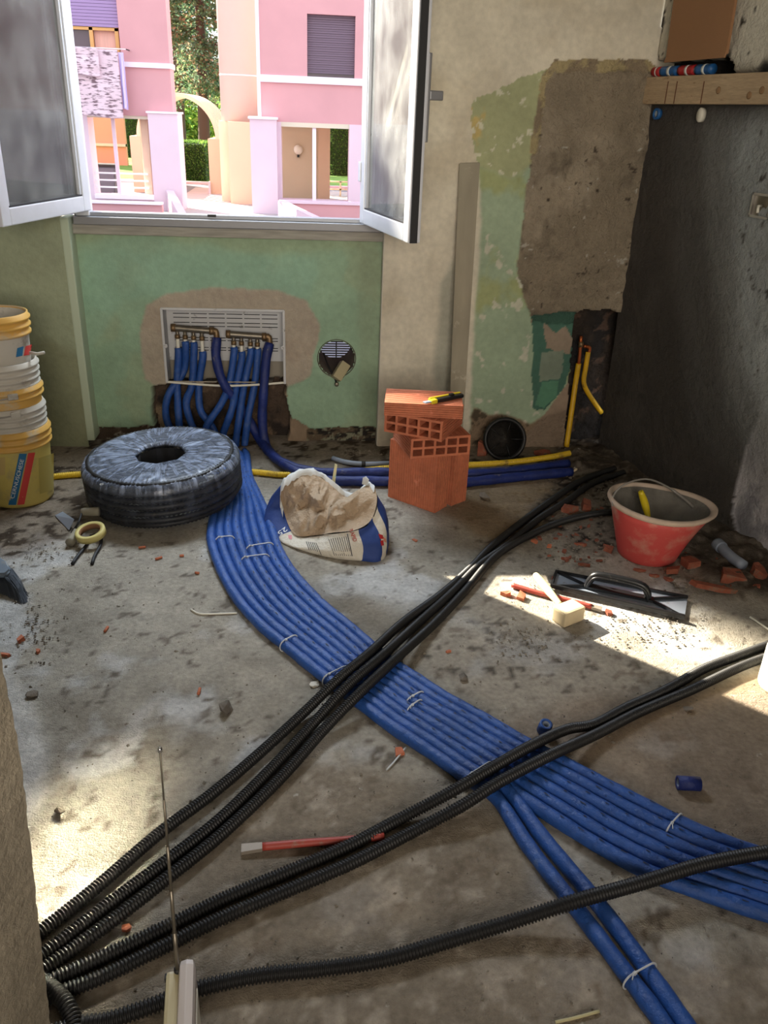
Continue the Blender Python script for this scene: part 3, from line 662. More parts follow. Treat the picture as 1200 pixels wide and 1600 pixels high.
for sx in (BX0+.010, BX1-.010):
    lathe('screw_boss', [(.009, 0), (.009, .012), (.003, .012), (.003, .006)], M['box'], mb, 14, Matrix.Translation((sx, YN-.002, onY(350, 541, YN).z)) @ Matrix.Rotation(math.pi/2, 4, 'X'))
YM = YN+.045
def manifold(name, label, pa, pb, elbow_x, outs):
    a = onY(*pa, YM); b = onY(*pb, YM)
    t = thing(name, label, 'manifold', a, 0, 'brass manifolds in the wall box')
    tube('header_pipe', [a, b], .0145, M['nickel'], t, 16, .01)
    for q in (a, b): tube('hex_end', [q-Vector((.008, 0, 0)), q+Vector((.012, 0, 0))], .0185, M['brass'], t, 6, .01)
    e = onY(elbow_x, pb[1], YM)
    tube('outlet_elbow', [b+Vector((.008, 0, 0)), b.lerp(e, .7), e, e+Vector((.003, -.002, -.012)), e+Vector((.004, -.004, -.045))], .013, M['brass'], t, 12, .006)
    tops = []
    for px, py in outs:
        q = onY(px, py, YM-.008); zt = a.z+(b.z-a.z)*(q.x-a.x)/(b.x-a.x)
        tube('outlet_nipple', [(q.x, YM, zt-.01), (q.x, YM-.003, zt-.035)], .008, M['nickel'], t, 10, .01)
        tube('outlet_nut', [(q.x, YM-.003, zt-.028), (q.x, YM-.005, zt-.046)], .0115, M['brass'], t, 6, .009)
        tube('pipe_stub', [(q.x, YM-.005, zt-.044), (q.x, YM-.007, zt-.115)], .0085, M['whitep'], t, 10, .01)
        tops.append(Vector((q.x, YM-.008, zt-.055)))
    return tops, e
to1, el1 = manifold('pipe_manifold', 'left brass manifold with four outlets inside the grey wall box', (270, 512), (330, 517), 337, [(277, 525), (289, 525), (302, 525), (315, 525)])
to2, el2 = manifold('pipe_manifold', 'right brass manifold with four outlets inside the grey wall box', (356, 522), (412, 526), 420, [(365, 535), (377, 535), (391, 535), (402, 535)])

# bundle of eight pipes: cross sections (left edge, right edge) in the photo's pixels
SEC = [((323, 838), (426, 812)), ((336, 886), (444, 862)), ((362, 935), (472, 903)), ((398, 977), (512, 944)), ((440, 1012), (556, 980)),
       ((500, 1060), (606, 1024)), ((555, 1100), (652, 1055)), ((600, 1135), (702, 1087)), ((660, 1175), (762, 1120)), ((722, 1219), (832, 1160))]
S6 = [((803, 1247), (902, 1195)), ((862, 1287), (976, 1233)), ((930, 1330), (1050, 1270)), ((1010, 1372), (1130, 1306)), ((1090, 1402), (1205, 1332)), ((1200, 1438), (1290, 1362)), ((1330, 1475), (1400, 1400)), ((1600, 1560), (1650, 1465)), ((2000, 1680), (2000, 1560))]
S2 = [((766, 1252), (800, 1227)), ((815, 1330), (856, 1298)), ((880, 1418), (930, 1383)), ((940, 1497), (992, 1463)), ((1018, 1598), (1082, 1592)), ((1075, 1690), (1140, 1680))]
PR_ = .0165
def lerp2(a, b, t): 
    A = at(a[0], a[1], PR_); B = at(b[0], b[1], PR_); return A.lerp(B, t)
# foam sleeves leaving the box: control points in the chase (pixels on a plane) down to the floor
chase = {
 0: [(277, 600, YM-.02), (279, 650, YN-.03), (284, 690, YN-.03), (300, 722, 3.50)],
 1: [(287, 580, YM-.00), (262, 620, YN-.00), (262, 660, YN-.00), (290, 696, YN-.02), (330, 735, 3.46)],
 2: [(300, 600, YM-.02), (291, 630, YN-.02), (300, 665, YN-.03), (318, 700, YN-.06), (340, 735, 3.44)],
 3: [(311, 600, YM-.01), (313, 640, YN-.01), (330, 665, YN-.02), (346, 695, YN-.05), (356, 730, 3.44)],
 4: [(358, 600, YM-.03), (346, 630, YN-.05), (322, 670, YN-.07), (330, 705, YN-.09), (350, 735, 3.42)],
 5: [(370, 600, YM-.03), (362, 640, YN-.05), (346, 690, YN-.06), (362, 735, 3.42)],
 6: [(382, 600, YM-.03), (374, 650, YN-.05), (368, 700, YN-.07), (376, 735, 3.42)],
 7: [(398, 600, YM-.03), (388, 650, YN-.04), (382, 700, YN-.06), (386, 735, 3.42)],
}
pos = ['leftmost', 'second from the left', 'third from the left', 'fourth from the left', 'fourth from the right', 'third from the right', 'second from the right', 'rightmost']
pipe_paths = []
for i in range(8):
    f = (i+.5)/8
    top = (to1+to2)[i]
    top = top-Z*{0: .032, 3: .040, 5: .018}.get(i, 0)
    P = [top, top+Vector((0, -.003, -.03))]
    for px, py, yy in chase[i]: P.append(onY(px, py, yy))
    P[-1].z = .03
    A = at(345+f*48, 745, PR_); B = at(335+f*78, 785, PR_)
    A.z = B.z = PR_
    P += [A.lerp(Vector((A.x, A.y, PR_)), 1), B]
    for a, b in SEC: P.append(lerp2(a, b, f))
    if i < 2:
        g = (i+.5)/2
        for a, b in S2: P.append(lerp2(a, b, g))
    else:
        g = (i-1.5)/6
        for a, b in S6: P.append(lerp2(a, b, g))
    wob = random.Random(i); ph = wob.random()*6
    rf = lambda s, k, ph=ph: PR_*(1+.025*math.sin(s*31+ph)+.02*math.sin(s*83+ph*2)+(.02 if int(s*37+ph) % 5 == 0 else 0))
    where = 'leaving downwards' if i < 2 else ''
    tpipe = thing('insulated_pipe', f'blue foam-sleeved pipe, {pos[i]} of eight on the floor{", "+where if where else ""}', 'pipe', (P[-1].x, P[-1].y, 0), 0, 'blue foam-sleeved heating pipes')
    path = smoothpath(P, .012); pipe_paths.append(path[0])
    tube('foam_sleeve', None, PR_, M['blue'], tpipe, 14, 0, rf, True, path)
# dark print ticks repeated along the top of the middle sleeves
for i in range(2, 8):
    tp_ = [o for o in bpy.data.objects if o.type == 'EMPTY' and o.name.startswith('insulated_pipe')][i]
    V = []; F = []; pa_ = pipe_paths[i]; rt_ = random.Random(i+50)
    for k in range(12, len(pa_)-2, 4):
        if pa_[k].z > .03 or pa_[k].y > 3.3 or rt_.random() < .25: continue
        d_ = (pa_[k+1]-pa_[k-1]).normalized(); s_ = Z.cross(d_); q_ = pa_[k]+s_*rt_.uniform(-.004, .006); h_ = Z*(PR_*1.06+.0006); L_ = rt_.uniform(.004, .008)
        j = len(V); V += [q_-d_*L_-s_*.0016+h_, q_+d_*L_-s_*.0008+h_, q_+d_*L_+s_*.0008+h_, q_-d_*L_+s_*.0016+h_]; F.append((j, j+1, j+2, j+3))
    tag(mk('printed_ticks', V, F, M['ink'], tp_, False), kind='stuff')
# zip ties round neighbouring pipes
def ziptie(px, py, i0, i1, label):
    g = at(px, py, .035); n = i1-i0
    best = min(range(len(pipe_paths[i0])), key=lambda k: (pipe_paths[i0][k]-Vector((g.x, g.y, PR_))).length)
    a = pipe_paths[i0][best]; kb = min(range(len(pipe_paths[i1])), key=lambda k: (pipe_paths[i1][k]-a).length); b = pipe_paths[i1][kb]
    u = (b-a); u.z = 0; L = u.length; u.normalize(); R = PR_+.0025
    P = []
    for k in range(9): an = math.pi/2+math.pi*k/8; P.append(a+u*math.cos(an)*R+Z*math.sin(an)*R)
    for k in range(9): an = -math.pi/2+math.pi*k/8; P.append(b+u*math.cos(an)*R+Z*math.sin(an)*R)
    P.append(P[0])
    t = thing('zip_tie', label, 'zip tie', (a.x, a.y, 0), 0, 'white zip ties round the blue pipes')
    tube('tie_band', P, .0019, M['tie'], t, 6, .005)
    q = a.lerp(b, .5)+Z*(R+.001); al = Matrix.Rotation(math.atan2(u.y, u.x)+.2, 3, 'Z')
    box('tie_head', a+Z*(R-.002)+u*.004, (.007, .006, .005), M['tie'], t, al)
    tube('tie_tail', [a+Z*R, a+Z*(R+.006)-u*.008+Vector((.004, -.004, 0)), a+Z*(R+.004)-u*.016+Vector((.007, -.008, 0))], .0011, M['tie'], t, 5, .004)
ziptie(362, 838, 1, 2, 'white zip tie nearest the black coil, round two blue pipes')
ziptie(408, 850, 4, 6, 'white zip tie beside the cement sack, on the upper blue pipes')
ziptie(398, 868, 3, 5, 'white zip tie just below the one beside the cement sack')
ziptie(445, 1000, 0, 1, 'white zip tie on the outer bend of the blue bundle')
ziptie(520, 1052, 0, 2, 'white zip tie on the blue bundle touching the upper black conduits')
ziptie(645, 1085, 4, 5, 'upper of two neighbouring zip ties mid bundle')
ziptie(643, 1105, 3, 4, 'lower of two neighbouring zip ties mid bundle')
ziptie(735, 1205, 0, 2, 'white zip tie on the blue bundle just above the middle conduit pair')
ziptie(1052, 1280, 6, 7, 'small zip tie on the right stretch of the blue bundle')
ziptie(1005, 1520, 0, 1, 'white zip tie on the two pipes leaving at the bottom')

# two darker supply pipes going right along the wall
def sup(label, P):
    t = thing('supply_pipe', label, 'pipe', P[-1], 0, 'dark blue supply pipes along the wall')
    tube('foam_sleeve', P, .021, M['blue2'], t, 14, .015, lambda s, k: .021*(1+.04*math.sin(s*60)+.03*math.sin(s*23)))
    return t
sup('dark blue supply pipe from the left manifold, rear one along the wall', [el1+Vector((.003, -.006, -.03)), onY(338, 560, YN+.01), onY(350, 600, YN-.02), onY(385, 650, YN-.0), onY(408, 690, YN-.06), Vector(at(440, 722, .03)), at(500, 738, .022), at(600, 738, .022), at(700, 742, .022), at(800, 736, .022), at(888, 724, .024)])
sup('dark blue supply pipe from the right manifold, front one along the wall', [el2+Vector((.003, -.006, -.03)), onY(416, 560, YN+.01), onY(412, 610, YN-.04), onY(410, 660, YN-.05), onY(418, 700, YN-.10), at(448, 728, .03), at(500, 749, .022), at(600, 752, .022), at(700, 755, .022), at(800, 746, .022), at(893, 737, .024)])
t = thing('end_plug', 'pale stone-like plug at the right end of the dark blue pipes', 'plug', at(900, 738))
put('plug_body', rock_mesh(5, .028, .022, .020), M['rubber'], t, False)

# yellow corrugated conduit and grey tube
t = thing('yellow_conduit', 'yellow corrugated conduit running behind coil and sack to the right', 'conduit', at(600, 737))
corr('conduit_tube', [at(60, 748, .014), at(110, 742, .014), at(200, 738, .014), at(300, 735, .014), at(390, 737, .014), at(450, 742, .014), at(540, 738, .016), at(610, 731, .03), at(690, 728, .05), at(740, 726, .045), at(800, 722, .04), at(860, 714, .045), at(890, 708, .05)], .0135, M['yellow_c'], t, .008, .14)
t = thing('grey_tube', 'short grey tube with a black collar lying left of the stacked bricks', 'tube', at(560, 722))
tube('tube_body', [at(520, 716, .012), at(540, 722, .012), at(570, 725, .012), at(608, 724, .012)], .011, M['pvc'], t, 12)
tube('tube_collar', [at(565, 725, .012), at(571, 725, .012)], .0125, M['gasket'], t, 12, .004)

# ================================================================= BLACK CONDUITS
def zlift(p):
    """height of the blue bundle under a floor point"""
    m_ = 9
    for path in pipe_paths:
        for q in path[::3]:
            d = (q.x-p.x)**2+(q.y-p.y)**2
            if d < m_: m_ = d
    d = math.sqrt(m_); return .034*max(0, min(1, 1-(d-.02)/.16))**1.0 if d > .02 else .034
CR = .0138
def conduit(name, label, pix, group=None, r=CR, dz=0):
    P = []
    for q in pix:
        px, py = q[:2]; ez = q[2] if len(q) > 2 else 0
        g = at(px, py, r); z_ = r+zlift(g)+ez; g = at(px, py, z_); P.append(g)
    t = thing(name, label, 'conduit', (P[0].x, P[0].y, 0), 0, group)
    corr('conduit_tube', P, r, M['black'], t)
    return t
G1 = 'upper trio of black conduits'; G2 = 'middle pair of black conduits'
conduit('corrugated_conduit', 'upper trio of black corrugated conduits: the one bowing furthest left', [(20, 1492), (65, 1455), (150, 1387), (250, 1301), (330, 1241), (400, 1182), (470, 1118), (530, 1060), (580, 1018), (630, 972), (690, 928), (735, 888), (770, 852), (820, 812), (870, 776), (910, 750), (960, 732)], G1)
conduit('corrugated_conduit', 'upper trio of black corrugated conduits: the middle one', [(25, 1522), (70, 1490), (160, 1420), (250, 1353), (340, 1283), (420, 1205), (490, 1130), (545, 1070), (600, 1022), (655, 972), (708, 924), (748, 884), (792, 852), (840, 812), (884, 784), (925, 756), (975, 738)], G1)
conduit('corrugated_conduit', 'upper trio of black corrugated conduits: the one branching off to the red bucket', [(30, 1545), (74, 1511), (160, 1450), (260, 1373), (350, 1300), (440, 1214), (508, 1138), (562, 1083), (620, 1028), (678, 975), (728, 922), (778, 866), (845, 828), (900, 809), (955, 800), (1000, 798)], G1)
conduit('corrugated_conduit', 'middle pair of black corrugated conduits: the rear one', [(20, 1560), (85, 1530), (150, 1500), (250, 1453), (350, 1404), (450, 1362), (550, 1319), (620, 1282), (700, 1240), (760, 1205), (830, 1165), (885, 1140), (930, 1131), (980, 1105), (1040, 1078), (1100, 1045), (1150, 1026), (1200, 1008), (1270, 985), (1320, 972)], G2)
conduit('corrugated_conduit', 'middle pair of black corrugated conduits: the front one', [(30, 1578), (92, 1552), (160, 1526), (250, 1482), (350, 1433), (450, 1391), (550, 1348), (640, 1302), (720, 1260), (780, 1222), (860, 1180), (930, 1148), (1000, 1112), (1080, 1078), (1150, 1045), (1200, 1026), (1270, 1005), (1320, 994)], G2)
conduit('corrugated_conduit', 'single black corrugated conduit nearest the camera, passing the radio', [(60, 1620), (120, 1602), (170, 1594), (230, 1574), (310, 1545), (400, 1525), (500, 1514), (600, 1499), (700, 1470), (800, 1440), (900, 1408), (1000, 1380), (1100, 1350), (1200, 1331), (1290, 1318), (1500, 1295), (1600, 1288)], None, .0145)
t = thing('corrugated_conduit', 'black conduit end curling behind the rough door jamb', 'conduit', at(90, 1560))
corr('conduit_tube', [at(60, 1530, .014), at(84, 1548, .02), at(104, 1570, .022), at(116, 1600, .018), at(118, 1640, .014)], .015, M['black'], t)

# ================================================================= HOLLOW BRICKS
def hollow_brick(name, label, o, ux, uy, uz, cat='brick', L=.25, D=.25, H=.08, cols=5, rows=2):
    """o corner; ux across the holed face, uy along the holes, uz thickness"""
    ux = Vector(ux).normalized(); uz = Vector(uz).normalized(); uy = Vector(uy).normalized()
    t = thing(name, label, cat, o, 0, 'stacked hollow terracotta bricks')
    V = []; F = []; wl = .009; xs = [0]; cw = (L-wl*(cols+1))/cols
    for k in range(cols): xs += [xs[-1]+wl, xs[-1]+wl+cw]
    xs.append(L); ch = (H-wl*(rows+1))/rows; zs = [0]
    for k in range(rows): zs += [zs[-1]+wl, zs[-1]+wl+ch]
    zs.append(H)
    def vid(i, j, y):
        V.append(Vector(o)+ux*xs[i]+uz*zs[j]+uy*y); return len(V)-1
    for y in (0, D):
        for i in range(len(xs)-1):
            for j in range(len(zs)-1):
                if i % 2 == 1 and j % 2 == 1: continue
                F.append((vid(i, j, y), vid(i+1, j, y), vid(i+1, j+1, y), vid(i, j+1, y)))
    for i in range(1, len(xs)-1, 2):
        for j in range(1, len(zs)-1, 2):
            a = [(i, j), (i+1, j), (i+1, j+1), (i, j+1)]
            for k in range(4):
                p, q = a[k], a[(k+1) % 4]; F.append((vid(*p, 0), vid(*q, 0), vid(*q, D), vid(*p, D)))
    # outer skin with shallow grooves along uy
    def side(p0, a, wd, nrm):
        n = max(6, int(wd/.011)); pts = []
        for k in range(n):
            x_ = wd*k/n
            pts += [(x_, 0), (x_+wd/n*.62, 0), (x_+wd/n*.68, -.0026), (x_+wd/n*.94, -.0026)]
        pts.append((wd, 0))
        for k in range(len(pts)-1):
            q = []
            for (s, h_) in (pts[k], pts[k+1]): q.append(p0+a*s+nrm*h_)
            i0 = len(V); V.extend([q[0], q[1], q[1]+uy*D, q[0]+uy*D]); F.append((i0, i0+1, i0+2, i0+3))
    O_ = Vector(o)
    side(O_+uz*H, ux, L, uz); side(O_, ux, L, -uz); side(O_, uz, H, -ux); side(O_+ux*L, uz, H, ux)
    mk('brick_body', V, F, M['terra'], t, False)
    return t
def dirn(a, b): d = Vector(b)-Vector(a); d.z = 0; return d.normalized()
A = at(606, 776); B = at(679, 802); C_ = at(697, 792)
u_ = dirn(A, B); w_ = Vector((-u_.y, u_.x, 0))
hollow_brick('hollow_brick', 'upright hollow brick showing its wide grooved face, left support of the stack', A, u_, Z, w_, L=(B-A).length, D=.25, H=.085)
u2 = dirn(at(699, 796), at(725, 786)); w2_ = Vector((-u2.y, u2.x, 0))
hollow_brick('hollow_brick', 'upright hollow brick standing edge-on, right support of the stack', at(705, 791), w2_, Z, u2, L=.24, D=.25, H=.085)
A = at(641, 717, .251); B = at(733, 710, .251); u_ = dirn(A, B); w_ = Vector((-u_.y, u_.x, 0))
rot = Matrix.Rotation(.0, 3, 'Z')
hollow_brick('hollow_brick', 'flat hollow brick, lowest of the three lying on the upright pair', A, u_, w_, Z, L=(B-A).length+.0, D=.22, H=.078)
A = at(600, 674, .330); B = at(685, 690, .330); u_ = dirn(A, B); w_ = Vector((-u_.y, u_.x, 0))
hollow_brick('hollow_brick', 'flat hollow brick twisted clockwise, middle of the three lying ones', A, u_, w_, Z, L=(B-A).length+.012, D=.23, H=.078)
A = at(600, 649, .4095); B = at(722, 655, .4095); u_ = dirn(A, B); w_ = Vector((-u_.y, u_.x, 0))
hollow_brick('hollow_brick', 'thin flat brick on top of the stack, under the box cutter', A+u_*0+w_*0.0, w_, u_, Z, L=.17, D=(B-A).length, H=.050, cols=3, rows=1)
# box cutter on the top brick
zc = .4595
t = thing('box_cutter', 'yellow and black snap-blade cutter lying on the top brick', 'knife', at(690, 622, zc))
a = at(664, 629, zc+.008); b = at(724, 617, zc+.008); u_ = dirn(a, b); al = Matrix.Rotation(math.atan2(u_.y, u_.x), 3, 'Z'); m_ = a.lerp(b, .5)
L_ = (b-a).length
box('cutter_body', m_+u_*.01, (L_*.82, .024, .014), M['blackp'], t, al, .004)
box('grip_strip', m_+u_*.01+Z*.004+Vector((-u_.y, u_.x, 0))*.011, (L_*.80, .008, .013), M['frame_y'], t, al, .002)
box('nose_collar', m_-u_*(L_*.30), (L_*.14, .027, .016), M['frame_y'], t, al, .003)
box('steel_nose', m_-u_*(L_*.43), (L_*.18, .018, .006), M['blade'], t, al, .002)
box('slider_knob', m_+u_*(L_*.18)+Z*.010, (.018, .014, .010), M['blackp'], t, al, .003)

# ================================================================= COIL OF CONDUIT IN FILM
cc = Vector((-.56, 3.02, .022))
tilt = Matrix.Rotation(math.radians(-3.0), 4, 'Y') @ Matrix.Rotation(math.radians(2.0), 4, 'X')
mc = Matrix.Translation(cc) @ tilt
RO, RI, HC = .302, .088, .185
t = thing('conduit_coil', 'black conduit coil wrapped in clear film lying in front of the manifold', 'coil', (cc.x, cc.y, 0))
wr = .0128; nl = 7
for k in range(nl):
    zz = wr+k*(HC-2*wr)/(nl-1)
    rr = RO-wr-.004-(.018 if k in (0, nl-1) else 0)
    pts = [mc @ Vector(((rr)*math.cos(2*math.pi*j/220), rr*math.sin(2*math.pi*j/220), zz)) for j in range(221)]
    tube('conduit_winding', None, wr, M['black'], t, 8, 0, lambda s, i: wr*(1, .72)[i % 2], True, (pts, 2*math.pi*rr))
for k in range(1, 8):
    rr = RO-wr-.012-k*.0255
    if rr < RI+.012: break
    pts = [mc @ Vector((rr*math.cos(2*math.pi*j/160), rr*math.sin(2*math.pi*j/160), HC-wr-.002)) for j in range(161)]
    tube('conduit_winding', None, wr, M['black'], t, 8, 0, lambda s, i: wr*(1, .88)[i % 2], True, (pts, 2*math.pi*rr))
prof = [(RI, .002), (RI-.002, .10), (RI+.002, HC-.012), (RI+.014, HC), (RI+.10, HC+.004), (RO-.05, HC+.001), (RO-.015, HC-.012), (RO, HC-.042), (RO+.004, .10), (RO, .04), (RO-.018, .004)]
V = []; F = []; uvs = []; cl = []; n = 180
dens = []
pf = []
for i in range(len(prof)-1):
    (r0, z0), (r1, z1) = prof[i], prof[i+1]; m2_ = max(2, int(math.hypot(r1-r0, z1-z0)/.012))
    for k in range(m2_): q = k/m2_; pf.append((r0+(r1-r0)*q, z0+(z1-z0)*q))
pf.append(prof[-1])
rr_ = random.Random(3)
for i, (r, z) in enumerate(pf):
    for k in range(n+1):
        a = 2*math.pi*k/n
        oct_ = 1.0
        if r < RI+.02:   # octagonal mouth
            am = (a % (math.pi/4))-math.pi/8; oct_ = .97/math.cos(am)*.985
        wv = .0016*math.sin(a*23+i)*(1 if r > .12 else 0)
        v = Vector((r*oct_*math.cos(a)+0, r*oct_*math.sin(a), z+wv)); V.append(mc @ v)
        uvs.append((a/(2*math.pi), i/len(pf)))
        topness = 1.0 if (z > HC-.03 and r > RI+.004) else (.42 if r > RI+.01 else .05)
        if z <= HC-.03 and r > RI+.01: topness = .12+.25*max(0, (z-.06)/HC)
        cl.append(topness)
    if i:
        for k in range(n):
            q = i*(n+1)+k; F.append((q-n-1, q-n, q+1, q))
fo = mk('film_wrap', V, F, M['film'], t)
ul = fo.data.uv_layers.new(name='UVMap')
for lp in fo.data.loops: ul.data[lp.index].uv = uvs[lp.vertex_index]
ca = fo.data.attributes.new('Col', 'FLOAT_COLOR', 'POINT')
for i, q in enumerate(cl): ca.data[i].color = (q, q, q, 1)
lathe('coil_core', [(RI+.006, .01), (RI+.006, HC-.02)], M['slot'], t, 8, mc @ Matrix.Rotation(math.pi/8, 4, 'Z'), smooth=False)
cq = bpy.data.objects['coil_core']; bm = bmesh.new(); bm.from_mesh(cq.data); bmesh.ops.delete(bm, geom=[f for f in bm.faces if len(f.verts) > 4 and f.calc_center_median().z > .1], context='FACES'); bm.to_mesh(cq.data); bm.free()

# ================================================================= PAILS
pcx, pcy = -1.125, 3.06
def zY(py, px=80): return onY(px, py, pcy).z
def pail(name, label, zb, zt, rb, rt, mbody, mrim, rim_h, rings, grp='stacked plastic pails', dx=0, open_=True):
    t = thing(name, label, 'pail', (pcx+dx, pcy, zb), 0, grp)
    mx = Matrix.Translation((pcx+dx, pcy, 0)); th = .004
    zr = zt-rim_h
    rz_ = lambda z: rb+(rt-rb)*(z-zb)/(zt-zb)
    pr = [(rb-.012, zb), (rb-.002, zb+.004), (rb, zb+.015), (rz_(zr), zr)]
    inner = [(rz_(zt)-.004, zt), (rz_(zt)-.006, zt-.01), (rb-.005, zb+.02), (.001, zb+.018)]
    lathe('pail_body', [(.001, zb)]+pr+[(rz_(zt)-.001, zt-.001)]+inner, mbody, t, 56, mx)
    pr = []; k = rings
    for j in range(k):
        za = zr+rim_h*j/k; zb_ = zr+rim_h*(j+1)/k; r_ = rz_(za)
        pr += [(r_+.001, za), (r_+.010, za+rim_h/k*.18), (r_+.010, za+rim_h/k*.45), (r_+.003, za+rim_h/k*.6)]
    pr += [(rt+.002, zt), (rt-.003, zt+.001), (rt-.006, zt-.006)]
    lathe('pail_rim', pr, mrim, t, 56, mx, cap=False)
    q = bpy.data.objects[-1] if False else None
    return t
z1 = zY(661); z2 = zY(627); z3 = zY(597); z4 = zY(561); z5 = zY(489)
p1 = pail('plastic_pail', 'yellow pail with a blue and red printed stripe, bottom of the stack', 0, z1, .118, .134, M['pail_y'], M['pail_o'], .075, 3)
p2_ = pail('plastic_pail', 'dusty grey-white pail rim just above the bottom yellow pail', .06, z2, .112, .127, M['pail_w'], M['pail_w'], z2-z1+.004, 4)
p3 = pail('plastic_pail', 'amber pail in the middle of the stack', .14, z3-.0, .110, .128, M['pail_o'], M['pail_o'], (z3-z2)*.62, 2)
p4 = pail('plastic_pail', 'grubby white ribbed pail above the amber one', .2, z4, .108, .124, M['pail_w'], M['pail_w'], (z4-z3)+.006, 4)
p5 = pail('plastic_pail', 'white pail with yellow rim, open and topmost in the stack', z4-.12, z5, .102, .117, M['pail_w'], M['pail_o'], .078, 3)
for tt, zz, rr in ((p2_, z2-.012, .139), (p3, z3-.02, .139)):
    a0 = -1.05
    box('handle_lug', (pcx+rr*math.cos(a0), pcy+rr*math.sin(a0), zz), (.035, .010, .022), M['pail_w'], tt, Matrix.Rotation(a0+math.pi/2, 3, 'Z'), .003)
    tube('wire_handle', [(pcx+rr*math.cos(a0-j*.12), pcy+rr*math.sin(a0-j*.12), zz-.002-j*.002) for j in range(9)], .0025, M['wire'], tt, 6)
lathe('pail_contents', [(.001, z5-.12), (.06, z5-.125), (.104, z5-.115)], M['mortar'], p5, 32, Matrix.Translation((pcx, pcy, 0)), cap=False)
tube('torn_tab', [(pcx+.118, pcy-.02, z4+.028), (pcx+.150, pcy-.03, z4+.026), (pcx+.172, pcy-.03, z4+.032)], .006, M['pail_w'], p5, 6)
# printed marks on the pails, wrapped round the wall
def wrap_patch(name, parent, pix, r_of_z, m, off=.0012):
    """pix quad corners -> on the pail's surface"""
    def hit(px, py):
        d = ray(px, py); z_ = 0.2
        for _ in range(12):
            r_ = r_of_z(z_)+off
            a = d.x*d.x+d.y*d.y; b = -2*(d.x*pcx+d.y*pcy); cc_ = pcx**2+pcy**2-r_*r_; D = b*b-4*a*cc_
            if D < 0: tt = -b/(2*a)
            else: tt = (-b-math.sqrt(D))/(2*a)
            z_ = CH+d.z*tt
        return Vector((d.x*tt, d.y*tt, z_))
    n = 10; V = []; F = []
    a, b, c_, d_ = pix
    for i in range(n+1):
        for j in range(n+1):
            s, t_ = i/n, j/n
            x_ = (a[0]*(1-s)+b[0]*s)*(1-t_)+(d_[0]*(1-s)+c_[0]*s)*t_; y_ = (a[1]*(1-s)+b[1]*s)*(1-t_)+(d_[1]*(1-s)+c_[1]*s)*t_
            V.append(hit(x_, y_))
    for i in range(n):
        for j in range(n):
            q = i*(n+1)+j; F.append((q, q+1, q+n+2, q+n+1))
    return mk(name, V, F, m, parent)
r1 = lambda z: .118+.016*z/z1
wrap_patch('blue_stripe', p1, [(30, 709), (42, 709), (25, 789), (13, 789)], r1, M['p_blue'])
wrap_patch('red_stripe', p1, [(44, 708), (55, 707), (38, 788), (27, 789)], r1, M['p_red'])
wrap_patch('grey_label', p1, [(60, 716), (84, 708), (84, 765), (62, 772)], r1, mat('grey_print', c(176, 160, 88), .5))
wrap_patch('left_label', p1, [(-4, 716), (8, 714), (8, 742), (-4, 744)], r1, mat('faded_label', c(190, 164, 104), .5))
r5 = lambda z: .102+.015*(z-z4+.12)/(z5-z4+.12)
wrap_patch('blue_logo', p5, [(27, 544), (37, 541), (35, 556), (25, 558)], r5, M['p_blue'])
wrap_patch('red_logo', p5, [(40, 541), (50, 538), (47, 554), (37, 556)], r5, M['p_red'])
def wrap_text(parent, s, pa, pb, size_px, r_of_z, m):
    """letters running from pixel pa to pb on the pail wall"""
    cu = bpy.data.curves.new('lettering', 'FONT'); cu.body = s; cu.size = 1; cu.align_y = 'CENTER'; o = bpy.data.objects.new('tmp', cu); COL.objects.link(o)
    dg = bpy.context.evaluated_depsgraph_get(); me = bpy.data.meshes.new_from_object(o.evaluated_get(dg)); bpy.data.objects.remove(o)
    xs = [v.co.x for v in me.vertices]; w = max(xs); ux = Vector((pb[0]-pa[0], pb[1]-pa[1])); L = ux.length; ux.normalize(); uy = Vector((ux.y, -ux.x))
    for v in me.vertices:
        q = Vector(pa)+ux*(v.co.x/w*L)+uy*(v.co.y*size_px)
        d = ray(q.x, q.y); z_ = .2
        for _ in range(10):
            r_ = r_of_z(z_)+.0022; a = d.x*d.x+d.y*d.y; b = -2*(d.x*pcx+d.y*pcy); D = b*b-4*a*(pcx**2+pcy**2-r_*r_); tt = (-b-math.sqrt(max(D, 0)))/(2*a); z_ = CH+d.z*tt
        v.co = Vector((d.x*tt, d.y*tt, z_))
    me.materials.clear(); me.name = 'lettering'; return put('lettering', me, m, parent)
wrap_text(p1, 'CERNUSCHESE', (19.5, 779), (35, 718), 8.5, r1, M['p_white'])
from mathutils.bvhtree import BVHTree
def decal_quad(name, tree, pix, m, parent, off=.002, n=8):
    a, b, c_, d_ = pix; V = []; F = []
    for i in range(n+1):
        for j in range(n+1):
            s, t_ = i/n, j/n
            x_ = (a[0]*(1-s)+b[0]*s)*(1-t_)+(d_[0]*(1-s)+c_[0]*s)*t_; y_ = (a[1]*(1-s)+b[1]*s)*(1-t_)+(d_[1]*(1-s)+c_[1]*s)*t_
            d = ray(x_, y_).normalized(); h = tree.ray_cast(O, d)
            V.append((h[0]-d*off) if h[0] else O+d*3)
    for i in range(n):
        for j in range(n):
            q = i*(n+1)+j; F.append((q, q+1, q+n+2, q+n+1))
    return mk(name, V, F, m, parent)
